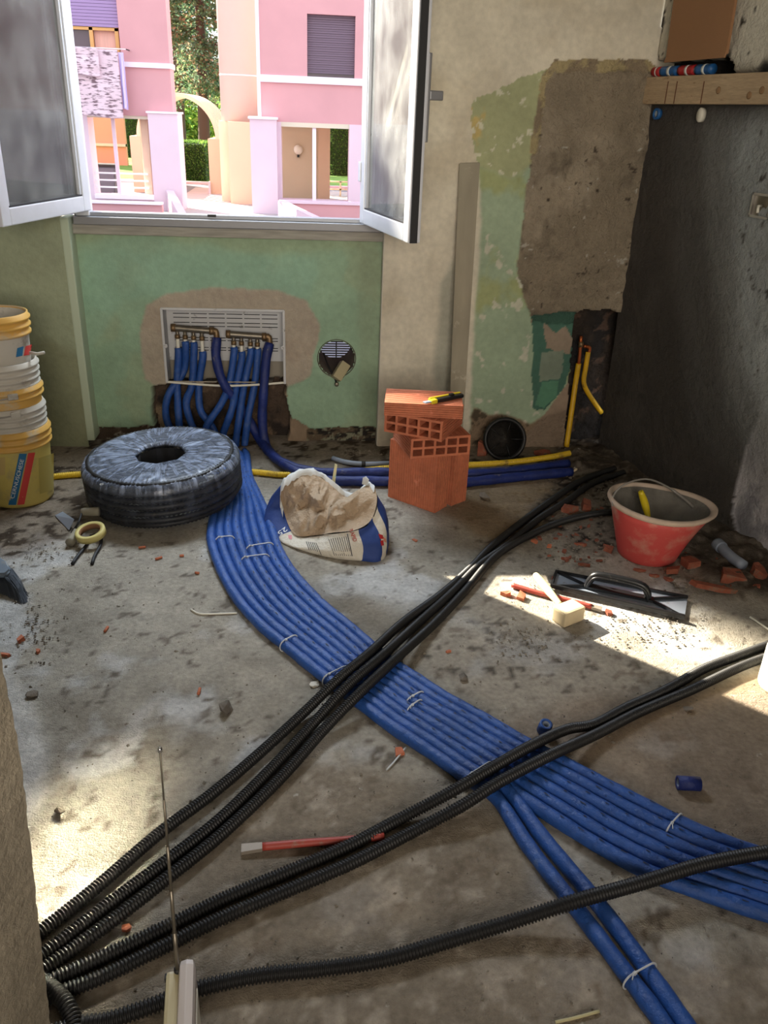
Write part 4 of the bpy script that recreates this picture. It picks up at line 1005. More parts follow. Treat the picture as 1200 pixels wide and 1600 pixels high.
def decal_text(s, tree, pa, pb, hpx, m, parent, off=.003, bold=0):
    cu = bpy.data.curves.new('lettering', 'FONT'); cu.body = s; cu.size = 1; cu.align_y = 'CENTER'; cu.offset = bold; o = bpy.data.objects.new('tmp', cu); COL.objects.link(o)
    dg = bpy.context.evaluated_depsgraph_get(); me = bpy.data.meshes.new_from_object(o.evaluated_get(dg)); bpy.data.objects.remove(o)
    w = max(v.co.x for v in me.vertices); ux = Vector((pb[0]-pa[0], pb[1]-pa[1])); L = ux.length; ux.normalize(); uy = Vector((ux.y, -ux.x))
    for v in me.vertices:
        q = Vector(pa)+ux*(v.co.x/w*L)+uy*(v.co.y*hpx); d = ray(q.x, q.y).normalized(); h = tree.ray_cast(O, d)
        v.co = (h[0]-d*off) if h[0] else O+d*2.6
    me.materials.clear(); me.name = 'lettering'; return put('lettering', me, m, parent)

# ================================================================= CEMENT SACK
def g2(px, py): p = at(px, py); return Vector((p.x, p.y, 0))
ST = [(g2(418, 829), onY(441, 792, 2.80)), (g2(441, 848), onY(459, 836, 2.67)), (g2(472, 861), onY(492, 838, 2.63)), (g2(520, 873), onY(519, 834, 2.58)),
      (g2(560, 877), onY(557, 829, 2.56)), (g2(593, 878), onY(581, 812, 2.60)), (g2(606, 858), onY(589, 778, 2.66)), (Vector((.27, 2.76, 0)), onY(577, 757, 2.74)),
      (Vector((.16, 2.84, 0)), onY(547, 774, 2.80)), (Vector((.02, 2.87, 0)), onY(515, 750, 2.84)), (Vector((-.07, 2.87, 0)), onY(483, 735, 2.85)), (Vector((-.15, 2.84, 0)), onY(447, 748, 2.83)), (Vector((-.17, 2.80, 0)), onY(438, 768, 2.82))]
NS = len(ST); SUBD = 10
def cm(a, b, c_, d, t): return .5*((2*b)+(-a+c_)*t+(2*a-5*b+4*c_-d)*t*t+(-a+3*b-3*c_+d)*t**3)
base_l = []; lip_l = []
for i in range(NS):
    for k in range(SUBD):
        t_ = k/SUBD; I = [(i+j) % NS for j in (-1, 0, 1, 2)]
        base_l.append(cm(*[ST[q][0] for q in I], t_)); lip_l.append(cm(*[ST[q][1] for q in I], t_))
NN = len(base_l); cen = Vector((.06, 2.72, 0)); NR = 12
def nz1(a, s): return float(fbm(np.array([[a*1.0]]), np.array([[s*1.0]]), 2, 3)[0, 0])-.5
OV = []
for r in range(NR+1):
    f = r/NR
    for k in range(NN):
        b = base_l[k]; l = lip_l[k]; out = (b-cen); out.z = 0; out.normalize()
        p = b.lerp(l, f); bul = .022*math.sin(math.pi*min(1, f*1.1))
        p = p+out*(bul+.016*nz1(k*.16, f*3)*(f > .02)); p.z = max(.002, p.z); OV.append(p)
def facesel(k0, k1):
    F = []
    for r in range(NR):
        for k in range(k0, k1):
            a = r*NN+k % NN; b = r*NN+(k+1) % NN; F.append((a, b, b+NN, a+NN))
    return F
sk = thing('cement_sack', 'torn open cement sack with brown lining and blue printed ends', 'sack', (cen.x, cen.y, 0))
def submesh(name, F, m):
    ids = sorted({i for f in F for i in f}); mp = {v: j for j, v in enumerate(ids)}
    return mk(name, [OV[i] for i in ids], [tuple(mp[i] for i in f) for f in F], m, sk)
submesh('paper_wall', facesel(8, 41), M['paper'])
submesh('blue_band', facesel(41, 51), M['navy'])
submesh('paper_corner', facesel(51, 56), M['paper'])
submesh('blue_end_panel', facesel(56, 70), M['navy'])
submesh('paper_back', facesel(70, 110), M['paper'])
submesh('blue_fold', facesel(110, 138), M['navy'])
mk('paper_base', [b+Z*.002 for b in base_l], [tuple(range(NN))], M['paper'], sk)
LV = []; NL = 22; top = onY(508, 800, 2.72)
for r in range(NL+1):
    f = r/NL
    for k in range(NN):
        l = lip_l[k]; th = 2*math.pi*k/NN
        p = l.lerp(top, f)
        # folds run from the middle out to the lip
        w_e = math.sin(math.pi*min(1, f*.5+.0)) ; fx_ = p.x*9+p.z*5; fold = w_e*(.046*(1-abs(nz1(fx_, p.z*4+p.y*3))*5)+.024*(1-abs(nz1(p.x*26-p.z*14, p.z*9+3))*5))-.02*w_e
        back = 1 if (p.y > 2.70) else .5
        p = p+Vector((0, -1, .7)).normalized()*(fold*1.2+.024*w_e)*(1 if p.y > 2.66 else .6)
        if r == 0: p = l+Vector((0, 0, .004))
        LV.append(p)
F = []
for r in range(NL):
    for k in range(NN):
        a = r*NN+k; b = r*NN+(k+1) % NN; F.append((a, b, b+NN, a+NN))
mk('brown_lining', LV, F, M['liner'], sk)
# crumpled pale upper edge
EV = []; F = []; kk = list(range(66, 132))
for j, k in enumerate(kk):
    l = lip_l[k % NN]; n_ = nz1(k*.5, 9)
    EV += [l+Vector((0, .004, -.05+.01*n_)), l+Vector((0, .006, .006+.014*n_)), l+Vector((.002, -.016, .010+.012*nz1(k*.7, 3))), l+Vector((.0, -.030-.02*nz1(k*.4, 5), -.014+.03*nz1(k*.45, 7)))]
    if j:
        for q in range(3): a = (j-1)*4+q; F.append((a, a+1, a+5, a+4))
mk('crumpled_edge', EV, F, M['liner_w'], sk)
q = onY(571, 752, 2.74)
put('twisted_corner', (lambda me: (me.transform(Matrix.Translation(q)), me)[1])(rock_mesh(11, .014, .012, .024, 16)), M['liner_w'], sk)
bt = BVHTree.FromPolygons([tuple(v) for v in OV], facesel(0, NN))
decal_text('RAPID', bt, (548, 827), (555, 846), 8.5, M['redtool'], sk, bold=.02)
decal_text('25', bt, (448, 825), (435, 834), 10, M['p_white'], sk)
for k in range(6): decal_quad('print_line', bt, [(478+k*3.0, 846+k*.4), (479.2+k*3.0, 846+k*.4), (486+k*3.3, 866+k*.3), (485+k*3.3, 866+k*.3)], M['ink'], sk, n=3)
for k in range(9): decal_quad('print_line', bt, [(513+k*3.4, 842-k*.5), (514+k*3.4, 842-k*.5), (523+k*3.2, 868+k*.1), (522.2+k*3.2, 868+k*.1)], M['ink'], sk, n=3)
decal_quad('dark_rule', bt, [(541, 829), (542.4, 829), (551, 869), (549.6, 869)], M['ink'], sk)
decal_quad('red_mark', bt, [(591, 834), (598, 836), (600, 842), (594, 842)], M['packr'], sk, n=3)
decal_quad('red_mark', bt, [(594, 845), (599, 844), (600, 852), (596, 853)], M['packr'], sk, n=3)
decal_quad('orange_mark', bt, [(598, 838), (603, 842), (604, 848), (600, 846)], mat('orange_print', c(220, 140, 110), .6), sk, n=3)
decal_quad('red_mark', bt, [(450, 836), (456, 836), (456, 843), (451, 841)], M['packr'], sk, n=3)
t = thing('wood_stake', 'small pale wooden stake sticking up behind the cement sack', 'stick', at(515, 755))
a = onY(517, 755, 2.92); b = onY(524, 727, 2.95)
prism('stake_body', [a+Vector((-.008, 0, -.08)), a+Vector((.008, 0, -.08)), b+Vector((.007, 0, 0)), b+Vector((-.002, 0, .004))], (0, .008, 0), M['handle'], t)

# ================================================================= RED BUCKET
bc = Vector((1.215, 2.555, 0))
t = thing('red_bucket', 'red builder\'s bucket with a pouring lip, wire handle and mortar inside', 'bucket', bc)
HB = .205
def bshape(v, a, i):
    f = max(0, v.z)/HB; sp_ = max(0, math.cos(a+.10))**3; r = math.hypot(v.x, v.y)
    k = 1+.25*sp_*f**1.6
    return Vector((v.x*k, v.y*k, v.z+.012*f*math.cos(a+math.pi)+.006*sp_*f))
prof = [(.001, 0), (.098, 0), (.104, .004)]+[(.104+.054*q/8, .004+(HB-.02)*q/8) for q in range(1, 9)]
inner = [(.152, HB-.01), (.14, HB-.06), (.122, .09), (.09, .075), (.001, .07)]
mx = Matrix.Translation(bc)
lathe('bucket_body', prof+inner, M['b_red'], t, 64, mx, fr=bshape)
lathe('rolled_rim', [(.156, HB-.018), (.164, HB-.014), (.170, HB-.004), (.168, HB+.004), (.160, HB+.006), (.153, HB+.001), (.151, HB-.012)], M['b_rim'], t, 64, mx, fr=bshape, close=True)
lathe('mortar_lining', [(.1505, HB-.006), (.136, HB-.06), (.118, .095), (.09, .084), (.001, .080)], M['mortar'], t, 64, mx, cap=False, fr=lambda v, a, i: bshape(v, a, i)+Vector((0, 0, .02*max(0, math.cos(a))*(i in (2, 3)))))
zt = HB+.01
HA = [at(957, 790, zt-.005), onY(958, 776, 2.57), onY(972, 759, 2.585), onY(1000, 749, 2.60), onY(1022, 751, 2.61), onY(1050, 765, 2.61), onY(1072, 782, 2.60), onY(1087, 796, 2.60)]
tube('wire_handle', HA, .0035, M['wire'], t, 8)
tube('handle_grip', [onY(1050, 765, 2.61), onY(1072, 782, 2.60), onY(1086, 795, 2.60)], .0055, M['wire'], t, 8)
decal_b = None
t = thing('pointing_trowel', 'trowel with a worn yellow handle standing inside the red bucket', 'trowel', (1.16, 2.58, .09))
tube('trowel_handle', [onY(1001, 768, 2.60), onY(1007, 785, 2.60), onY(1012, 805, 2.585), onY(1014, 816, 2.57)], .013, M['frame_y'], t, 12, .01, lambda s, i: .0125*(.75+.35*math.sin(min(1, s/.1)*math.pi)))
prism('trowel_blade', [onY(1012, 812, 2.58), onY(1022, 812, 2.58), onY(1022, 830, 2.57)-Z*.01, onY(1008, 830, 2.57)-Z*.01], (0, .003, 0), M['blade'], t)

# ================================================================= PLASTIC FLOAT, MALLET, CHISEL
c1, c2, c3, c4 = [at(*q, .006) for q in ((869, 896), (861, 919), (1069, 968), (1074, 936))]
ux = (c4-c1).normalized(); uy = Z.cross(ux).normalized(); 
if uy.y < 0: uy = -uy
t = thing('finishing_float', 'long black-backed steel finishing float with a raised handle', 'trowel', c2)
prism('steel_plate', [c1, c2, c3, c4], (0, 0, .003), M['blade'], t)
zz = Vector((0, 0, .003)); lo = [p+zz for p in (c1, c2, c3, c4)]
def rail(name, a, b, w, h):
    d = (b-a).normalized(); s = Z.cross(d)*w/2
    prism(name, [a-s, b-s, b+s, a+s], (0, 0, h), M['blackp'], t, bev=.0015)
rail('edge_rail', lo[1], lo[2], .012, .014); rail('edge_rail', lo[0], lo[3], .008, .010); rail('end_rail', lo[0], lo[1], .008, .012)
ml = lo[0].lerp(lo[1], .5); mr_ = lo[3].lerp(lo[2], .5)
h0 = ml.lerp(mr_, .26); h1_ = ml.lerp(mr_, .72)
rail('spine', ml.lerp(mr_, .24), ml.lerp(mr_, .76), .030, .010)
rail('brace', lo[0], h0, .007, .010); rail('brace', lo[1], h0, .007, .010); rail('brace', lo[3], h1_, .007, .010); rail('brace', lo[2], h1_, .007, .010)
hd = (h1_-h0)
HP = [h0+Z*.004, h0+hd*.04+Z*.030, h0+hd*.14+Z*.052, h0+hd*.5+Z*.056, h0+hd*.86+Z*.050, h0+hd*.97+Z*.028, h1_+Z*.004]
V, F = tube_data(HP, .012, 10, .006); mk('grip_handle', V, F, M['blackp'], t)
for s in (-1, 1):
    tube('grip_rib', [p+Vector((0, 0, -.004))+uy*s*.012 for p in HP], .0045, M['blackp'], t, 8, .008)
t = thing('rubber_mallet', 'pale mallet with a flaking yellow-green handle lying in the sun patch', 'mallet', at(888, 962))
hA = at(838, 900, .030); hB = at(876, 946, .034)
tube('mallet_handle', [hA, hA.lerp(hB, .5), hB], .014, M['handle'], t, 14, .01, lambda s, i: .0115+.003*math.sin(s*22))
tube('handle_butt', [hA-(hB-hA).normalized()*.006, hA], .0105, M['rubber'], t, 12, .004)
dM = (hB-hA).normalized(); pm = Vector((-dM.y, dM.x, 0)).normalized()
ctr = at(888, 958, .028); al = Matrix.Rotation(math.atan2(pm.y, pm.x)+.35, 3, 'Z')
box('mallet_head', ctr, (.088, .058, .052), M['rubber'], t, al, .008)
def chisel(label, pts, r, tip, mtl=M['redtool']):
    t = thing('cold_chisel', label, 'chisel', pts[0])
    tube('chisel_shaft', pts, r, mtl, t, 8, .01)
    d = (tip-pts[0]).normalized(); s = Z.cross(d)
    prism('chisel_tip', [pts[0]+s*r-Z*r*.6, pts[0]-s*r-Z*r*.6, tip-s*r*1.3-Z*r*.6, tip+s*r*1.3-Z*r*.6], (0, 0, r*1.1), M['stone'] if False else mat('worn_steel_tip', c(150, 140, 128), .6, .3), t)
    return t
chisel('long red chisel lying under the mallet beside the black float', [at(925, 948, .010), at(880, 936, .010), at(840, 926, .010), at(800, 914, .010)], .0085, at(940, 952, .009))
chisel('flat red bar chisel on the floor between the black conduits', [at(410, 1323, .009), at(480, 1317, .010), at(540, 1313, .010), at(600, 1307, .010)], .0085, at(377, 1327, .006))

# ================================================================= TOOLS AT THE LEFT
t = thing('margin_trowel', 'dusty trowel with a pale handle leaning on the coil', 'trowel', at(130, 820))
a = at(128, 800, .06); b = at(155, 799, .065)
tube('trowel_handle', [a, a.lerp(b, .5), b], .016, M['greyh'], t, 14, .01, lambda s, i: .0135+.003*math.sin(min(1, s/.1)*3.1))
tube('trowel_shank', [a, at(122, 818, .05), at(112, 832, .01)], .004, M['gasket'], t, 8)
prism('trowel_blade', [at(86, 806, .004), at(98, 800, .01), at(116, 812, .03), at(108, 829, .004)], (0, 0, .002), M['blade'], t)
t = thing('wooden_float_handle', 'grey wooden tool handle lying between trowel blade and tape roll', 'tool', at(112, 850))
tube('tool_handle', [at(109, 848, .018), at(117, 835, .022), at(124, 820, .024)], .014, M['greyh'], t, 14, .01, lambda s, i: .016-.05*s)
t = thing('tape_roll', 'roll of yellowish masking tape tilted on the tool prongs', 'tape', at(143, 845))
mx = Matrix.Translation(at(143, 836, .030)) @ Matrix.Rotation(.18, 4, 'X') @ Matrix.Rotation(-.14, 4, 'Y')
lathe('tape_band', [(.052, 0), (.052, .022), (.038, .022), (.038, 0)], M['tape'], t, 48, mx, close=True)
lathe('cardboard_core', [(.0378, .001), (.0378, .021), (.0355, .021), (.0355, .001)], M['card'], t, 48, mx, close=True)
t = thing('pincers', 'dark pincers with two handles pointing from under the tape roll', 'pliers', at(135, 870))
tube('pincer_arm', [at(113, 881, .006), at(122, 868, .008), at(135, 852, .010), at(142, 838, .010)], .006, M['gasket'], t, 8)
tube('pincer_arm', [at(144, 881, .006), at(148, 868, .008), at(157, 852, .010), at(158, 838, .010)], .006, M['gasket'], t, 8)
put('pincer_joint', (lambda me: (me.transform(Matrix.Translation(at(148, 838, .012))), me)[1])(rock_mesh(21, .028, .014, .009, 16)), M['gasket'], t)
# floor brush entering at the left
t = thing('hand_brush', 'blue-grey brush with dark bristles entering at the left edge', 'brush', at(5, 925))
bb = at(-8, 900, .06)
prism('brush_back', [at(-70, 842, .10), at(-10, 868, .085), at(12, 884, .065), at(19, 896, .055), at(10, 905, .045), at(-40, 905, .05), at(-80, 890, .06)], (0, 0, .018), M['broom'], t, bev=.006)
V = []; F = []; rb_ = random.Random(5)
for k in range(1500):
    f = rb_.random(); a0 = at(-60+78*f+rb_.uniform(-3, 3), 868+28*f+rb_.uniform(-8, 8), .055)
    g = at(-50+90*f+rb_.uniform(-5, 5), 895+42*f+rb_.uniform(-10, 8), .002)
    m_ = a0.lerp(g, .5)+Vector((.004, 0, .006)); i0 = len(V); wv = Vector((.0011, .0004, 0))
    V += [a0-wv, a0+wv, m_-wv, m_+wv, g-wv, g+wv]; F += [(i0, i0+1, i0+3, i0+2), (i0+2, i0+3, i0+5, i0+4)]
tag(mk('bristles', V, F, M['brist'], t, False), kind='stuff')

# ================================================================= LEANING STRAIGHTEDGE, ROUND RING, GAS PIPES
t = thing('straightedge_board', 'long grey straightedge board leaning on the white wall', 'board', at(715, 700))
prism('board_body', [onY(718, 255, YF-.03), onY(750, 254, YF-.03), onY(722, 690, YF-.16), onY(700, 690, YF-.16)], (.004, .024, 0), M['board'], t, bev=.002)
rc = onY(787, 690, 3.50)
t = thing('round_cover', 'dark round plastic cover leaning against the wall foot', 'cover', (rc.x, rc.y, 0))
mx = Matrix.Translation((rc.x, rc.y, .085)) @ Matrix.Rotation(math.radians(72), 4, 'X')
lathe('cover_ring', [(.080, 0), (.098, .002), (.100, .018), (.092, .030), (.080, .020)], M['black'], t, 48, mx, close=True)
lathe('cover_dish', [(.001, .004), (.05, .005), (.055, .014), (.083, .016)], mat('dusty_black_plastic', c(70, 64, 58), .7, bump=[(40, .4)]), t, 40, mx)
for k in range(5): tube('cover_spoke', [mx @ Vector((.03*math.cos(k*1.256), .03*math.sin(k*1.256), .02)), mx @ Vector((.085*math.cos(k*1.256), .085*math.sin(k*1.256), .022))], .003, M['black'], t, 6)
def gpx(px, py, Y): return onY(px, py, Y)
YG = YF+.035
t = thing('gas_pipe', 'straight yellow-sleeved copper pipe standing in the dark wall chase', 'pipe', at(885, 697))
tube('yellow_sleeve', [gpx(885, 698, YF-.03), gpx(892, 650, YF+.0), gpx(899, 600, YG), gpx(904, 568, YG)], .0125, M['gas_y'], t, 12)
tube('bare_copper', [gpx(904, 570, YG), gpx(906, 550, YG), gpx(908, 525, YG)], .008, M['copper'], t, 10)
tube('brass_joint', [gpx(907, 542, YG), gpx(908, 534, YG)], .012, M['brass'], t, 6, .01)
t = thing('gas_pipe', 'bent yellow-sleeved copper pipe curving down to the right in the chase', 'pipe', gpx(938, 640, YF+.02))
tube('yellow_sleeve', [gpx(919, 550, YG), gpx(915, 575, YG), gpx(912, 598, YG), gpx(920, 616, YG), gpx(932, 634, YG), gpx(940, 645, YG)], .0115, M['gas_y'], t, 12)
tube('bare_copper', [gpx(920, 552, YG), gpx(921, 543, YG), gpx(912, 541, YG)], .008, M['copper'], t, 10, .006)

# ================================================================= BEAM, CARDBOARD, PACKETS ON THE RIGHT WALL
def onD(px, py, off=0): return onP(px, py, A0+DN*off, DN)
b0_ = onD(1004, 123, .04); zt_ = (onD(1010, 122, .04).z+onD(1190, 111, .04).z)/2; zb_ = (onD(1010, 164, .04).z+onD(1190, 161, .04).z)/2
s0 = (onD(1003, 140, .04)-A0).dot(DU)
t = thing('wooden_beam', 'rough pine board fixed along the grey cement wall', 'beam', A0+DU*1.2+Z*zb_)
P0 = A0+DU*(s0)+DN*.002; 
prism('beam_body', [P0+Z*zb_, P0+DU*3.0+Z*zb_, P0+DU*3.0+Z*zt_, P0+Z*zt_], DN*.038, M['beam'], t, bev=.003)
for (px, py) in ((1170, 149), (1190, 141), (1122, 141)):
    q = onD(px, py, .042); lathe('wood_knot', [(.012, 0), (.009, .002), (.001, .001)], mat('knot', c(150, 118, 84), .8), t, 16, frame_m(q-DN*.001, DU, Z, DN))
for xx in (1044, 1100, 1058): 
    a = onD(xx, 127, .0405); b = onD(xx-6, 162, .0405); prism('saw_mark', [a, a+DU*.004, b+DU*.004, b], DN*.001, mat('saw_stain', c(110, 66, 44), .8), t)
pk = [((1023, 1034), M['packr'], 'red-capped blue cartridge at the left end on the beam'), ((1036, 1060), M['packb'], 'blue cartridge with white print second from left on the beam'), ((1064, 1087), M['packr'], 'red packet third from left on the beam'), ((1090, 1114), M['packb'], 'plain blue packet at the right end on the beam')]
for (xa, xb_), mm, lab in pk:
    a = onD(xa, 112, .015); b = onD(xb_, 111, .015); a.z = b.z = zt_+.019
    t = thing('sealant_cartridge', lab, 'packet', a, 0, 'packets on the wooden beam')
    tube('cartridge_body', [a, a.lerp(b, .5), b], .0175, mm, t, 16, .01)
    tube('cartridge_cap', [a-(b-a).normalized()*.004, a+(b-a).normalized()*.003], .0155, M['p_white'] if mm is M['packb'] else M['packr'], t, 16, .003)
    tube('print_band', [a.lerp(b, .45), a.lerp(b, .62)], .0179, M['p_white'], t, 16, .01)
t = thing('cardboard_sheet', 'brown cardboard sheet hanging on the right wall above the beam', 'cardboard', onD(1085, 92, .03))
k1 = [onD(1056, -30, .045), onD(1153, -30, .045), onD(1134, 84, .045), onD(1040, 92, .045)]
prism('cardboard_body', k1, -DN*.012, M['card'], t, bev=.001)
k2 = [onD(1040, 90, .046), onD(1134, 82, .046), onD(1131, 90, .050), onD(1037, 98, .050)]
prism('bottom_flap', k2, -DN*.006, M['card'], t)
t = thing('socket_box', 'metal junction box sunk in the grey right-hand wall', 'electrical box', onD(1192, 330))
q = onD(1192, 322, .0)
for k, (dx_, dz_, sx_, sz_) in enumerate(((0, .036, .10, .008), (0, -.036, .10, .008), (.046, 0, .008, .08), (-.046, 0, .008, .08))):
    box('box_side', q+DU*dx_+Z*dz_, (sx_, .02, sz_), M['chrome'], t, Matrix((DU, DN, Z)).transposed())
box('box_back', q-DN*.001, (.09, .006, .07), M['nickel'], t, Matrix((DU, DN, Z)).transposed())
tube('cable_end', [q+DN*.006, q+DN*.03+DU*.01, q+DN*.035-Z*.02+DU*.02], .005, M['whitep'], t, 8)
t = thing('plastic_stopper', 'white oval plastic stopper in the wall just under the beam', 'cap', onD(1099, 180, 0))
lathe('cap_disc', [(.020, 0), (.021, .016), (.018, .020), (.001, .021)], M['whitep'], t, 24, frame_m(onD(1099, 180, 0), DU*.8, Z*1.2, DN))
t = thing('pipe_end', 'blue and white pipe end under the left end of the beam', 'pipe end', onD(1030, 178, 0))
lathe('end_ring', [(.012, 0), (.021, 0), (.021, .018), (.012, .018)], M['packb'], t, 20, frame_m(onD(1030, 178, 0), DU, Z, DN), close=True)
lathe('end_plug', [(.001, .010), (.012, .014), (.012, 0)], M['p_white'], t, 16, frame_m(onD(1030, 178, 0), DU, Z, DN))

# ================================================================= JAMB AND RADIO IN THE FOREGROUND
Yj = .85
e = [onY(-3, 985, Yj), onY(5, 1045, Yj), onY(30, 1170, Yj), onY(46, 1300, Yj), onY(58, 1420, Yj), onY(72, 1540, Yj), onY(82, 1640, Yj), onY(90, 1760, Yj)]
V = []; F = []; rj = random.Random(9)
fine = []
pth, _ = smoothpath(e, .012)
for p in pth: fine.append(p+Vector((rj.uniform(-.0012, .0012), rj.uniform(-.001, .001), 0)))
zlow = Vector((fine[-1].x-.002, Yj, .0)); fine.append(zlow)
cf = []
for i, p in enumerate(fine):
    f = i/(len(fine)-1)
    w_ = max(.012, .045-.02*f) 
    qx = onY(-30+110*max(0, (f-.25))/.9, 985+700*f, Yj-.11)
    q = Vector((p.x-.055, Yj-.12, p.z)); cf.append(q)
for i in range(len(fine)):
    p, q = fine[i], cf[i]; V += [p, p.lerp(q, .5)+Vector((.003, 0, 0)), q, Vector((-1.2, Yj-.12, p.z)), Vector((-1.2, Yj, p.z))]
    if i:
        k = i*5
        for j in range(4): F.append((k-5+j, k-4+j, k+1+j, k+j))
        F.append((k-1, k-5, k, k+4))
F.append((0, 1, 2, 3, 4))
jb = struct(mk('wall_stub', V, F, M['jamb'], None, False))
jb.data.materials.append(M['jamb_shade'])
for poly in jb.data.polygons:
    if abs(poly.normal.y) > .9: poly.material_index = 1
rc = at(285, 1515, .19)
t = thing('portable_radio', 'cream and pale pink portable radio with its aerial raised', 'radio', (rc.x, rc.y-.02, 0))
# seen edge-on: body stands on the floor, narrow side to the camera
ry = Matrix.Rotation(.10, 3, 'Z')
bw = .036; cx_, cy_ = rc.x, rc.y-.055
def rl(x, y, z): return Vector((cx_, cy_, 0))+ry @ Vector((x, y, z))
box('radio_back', rl(-.010, 0, .088), (.022, .13, .180), M['radio_y'], t, ry, .006)
box('battery_lid', rl(-.0215, .005, .070), (.006, .10, .13), M['radio_y'], t, ry, .003)
box('radio_front', rl(.012, -.002, .096), (.026, .15, .196), M['radio_w'], t, ry, .012)
box('speaker_grille', rl(.0245, 0, .09), (.004, .10, .12), M['whitep'], t, ry, .002)
box('switch_notch', rl(-.0205, .055, .145), (.006, .014, .018), M['gasket'], t, ry, .001)
box('top_notch', rl(-.019, .060, .168), (.008, .010, .010), M['gasket'], t, ry, .001)
ab = rl(-.003, .062, .176)
tp = onY(250, 1172, ab.y+.02)
n_ = 5; rr = [.0034, .0029, .0024, .0019, .0014]
for k in range(n_): tube('aerial_section', [ab.lerp(tp, k/n_), ab.lerp(tp, (k+1)/n_)], rr[k], M['nickel'], t, 10, .4)
tube('aerial_joint', [ab-Z*.004, ab+Z*.008], .0055, M['gasket'], t, 10, .004)
lathe('aerial_tip', [(.001, -.003), (.0034, -.002), (.0034, .003), (.001, .005)], M['chrome'], t, 12, Matrix.Translation(tp))

# ================================================================= SMALL THINGS ON THE FLOOR
def offcut(label, px, py, ang, up=False):
    g = at(px, py, .017); t = thing('pipe_offcut', label, 'offcut', (g.x, g.y, 0), 0, 'blue foam pipe offcuts')
    if up: ax = Vector((.10, -.30, 1)).normalized(); L = .030; g.z = .018
    else: ax = Vector((math.cos(ang), math.sin(ang), 0)); L = .052
    u = ax.cross(Vector((.3, 1, .1))).normalized(); v = ax.cross(u)
    mx = frame_m(g-ax*L/2, u, v, ax)
    lathe('foam_sleeve', [(.0165, 0), (.0165, L), (.010, L), (.010, 0)], M['blue2'] if not up else M['blue'], t, 24, mx, close=True)
    lathe('inner_pipe', [(.0098, .001), (.0098, L-.001), (.008, L-.001), (.008, .001)], M['pvc'], t, 20, mx, close=True)
offcut('short blue pipe offcut standing on end above the conduits', 851, 1137, 0, True)
offcut('short blue pipe offcut lying on its side at the right', 1076, 1224, -.12)
offc = thing('yellow_offcut', 'small yellow pipe offcut beside the stacked bricks', 'offcut', at(751, 752))
tube('offcut_ring', [at(742, 754, .010), at(759, 751, .010)], .0105, M['yellow_c'], offc, 14, .006)
t = thing('grey_pipe_stub', 'grey plastic pipe stub lying in the rubble at the right wall', 'pipe', at(1140, 870))
tube('stub_body', [at(1124, 852, .03), at(1140, 868, .028), at(1162, 884, .025)], .019, M['pvc'], t, 16)
tube('stub_collar', [at(1120, 849, .03), at(1128, 856, .03)], .0225, M['pvc'], t, 16, .006)
t = thing('plastic_jug', 'white plastic container cut off by the right edge', 'container', at(1216, 1075))
q = at(1222, 1074, 0)
lathe('jug_body', [(.001, 0), (.062, 0), (.066, .01), (.066, .12), (.05, .15), (.022, .17), (.022, .19), (.001, .19)], M['whitep'], t, 40, Matrix.Translation((q.x+.0, q.y, 0)))
def stick(name, label, pts, r, m, cat='scrap', grp=None):
    t = thing(name, label, cat, pts[0], 0, grp); tube('strip', pts, r, m, t, 6, .01); return t
stick('plastic_strip', 'thin white bent strip on the floor left of the blue bundle', [at(298, 952, .003), at(312, 959, .004), at(340, 959, .003), at(370, 958, .003)], .0028, M['whitep'])
stick('nylon_tie', 'pale tie end poking out beside the terracotta chip mid floor', [at(604, 1203, .003), at(616, 1190, .004), at(634, 1168, .006)], .0022, M['tie'])
stick('plastic_strip', 'thin pale rod on the floor near the right edge', [at(1172, 964, .004), at(1210, 990, .004)], .0035, M['whitep'])
stick('plastic_strip', 'pale splinter at the bottom edge of the floor', [at(868, 1597, .003), at(900, 1590, .003), at(936, 1580, .003)], .003, M['handle'])
stick('wire_scrap', 'thin curled white wire beside the black coil conduits at lower left', [at(135, 1398, .003), at(150, 1378, .003), at(168, 1366, .003)], .0014, M['tie'])
for lab, px, py, a in (('copper-coloured screw plug left of the antenna tip', 311, 1080, 1.5), ('small wall plug on the open floor at upper left', 166, 983, 1.4), ('light wall plug nearest the coil', 222, 855, .3), ('pale wall plug second from the coil', 248, 872, .6), ('tiny plug below the coil edge', 284, 868, .1), ('tiny plug right of the others below the coil', 308, 895, -.3)):
    g = at(px, py, .005); d = Vector((math.cos(a), math.sin(a), 0))*(.012 if 'tiny' not in lab else .007)
    t = thing('wall_plug', lab, 'wall plug', g, 0, 'wall plugs on the floor'); tube('plug_body', [g-d, g+d], .0042, M['terra'], t, 8, .006)
def rockthing(name, label, px, py, s, m, seed, group=None, shard=False, cat='rubble', z=0, rz=None):
    g = at(px, py, z); me = shard_mesh(seed, *s) if shard else rock_mesh(seed, *s)
    o = put(name, me, m); o.location = (g.x, g.y, z+s[2]*.85); o.rotation_euler = (rnd.uniform(-.12, .12), rnd.uniform(-.12, .12), rnd.uniform(0, 6) if rz is None else rz)
    return tag(o, label, cat, group)
rockthing('mortar_lump', 'dark grey mortar lump alone left of the upper conduits', 355, 1112, (.030, .024, .016), M['dirt'], 31)
rockthing('mortar_lump', 'grey mortar lump at the foot of the stacked bricks', 757, 780, (.034, .024, .016), M['stone'], 32)
rockthing('mortar_lump', 'dark stone on the floor under the conduit shadow at right', 1074, 1110, (.020, .014, .008), M['stone'], 33)
rockthing('mortar_lump', 'flat white flake beside the outer bend of blue pipes', 492, 1071, (.020, .016, .005), M['white'], 34)
rockthing('mortar_lump', 'pale stone on the white plaster smear at left', 52, 1088, (.022, .016, .010), M['stone'], 35)
rockthing('mortar_lump', 'small dark lump in the middle of the right floor', 724, 1060, (.016, .018, .008), M['dirt'], 36)
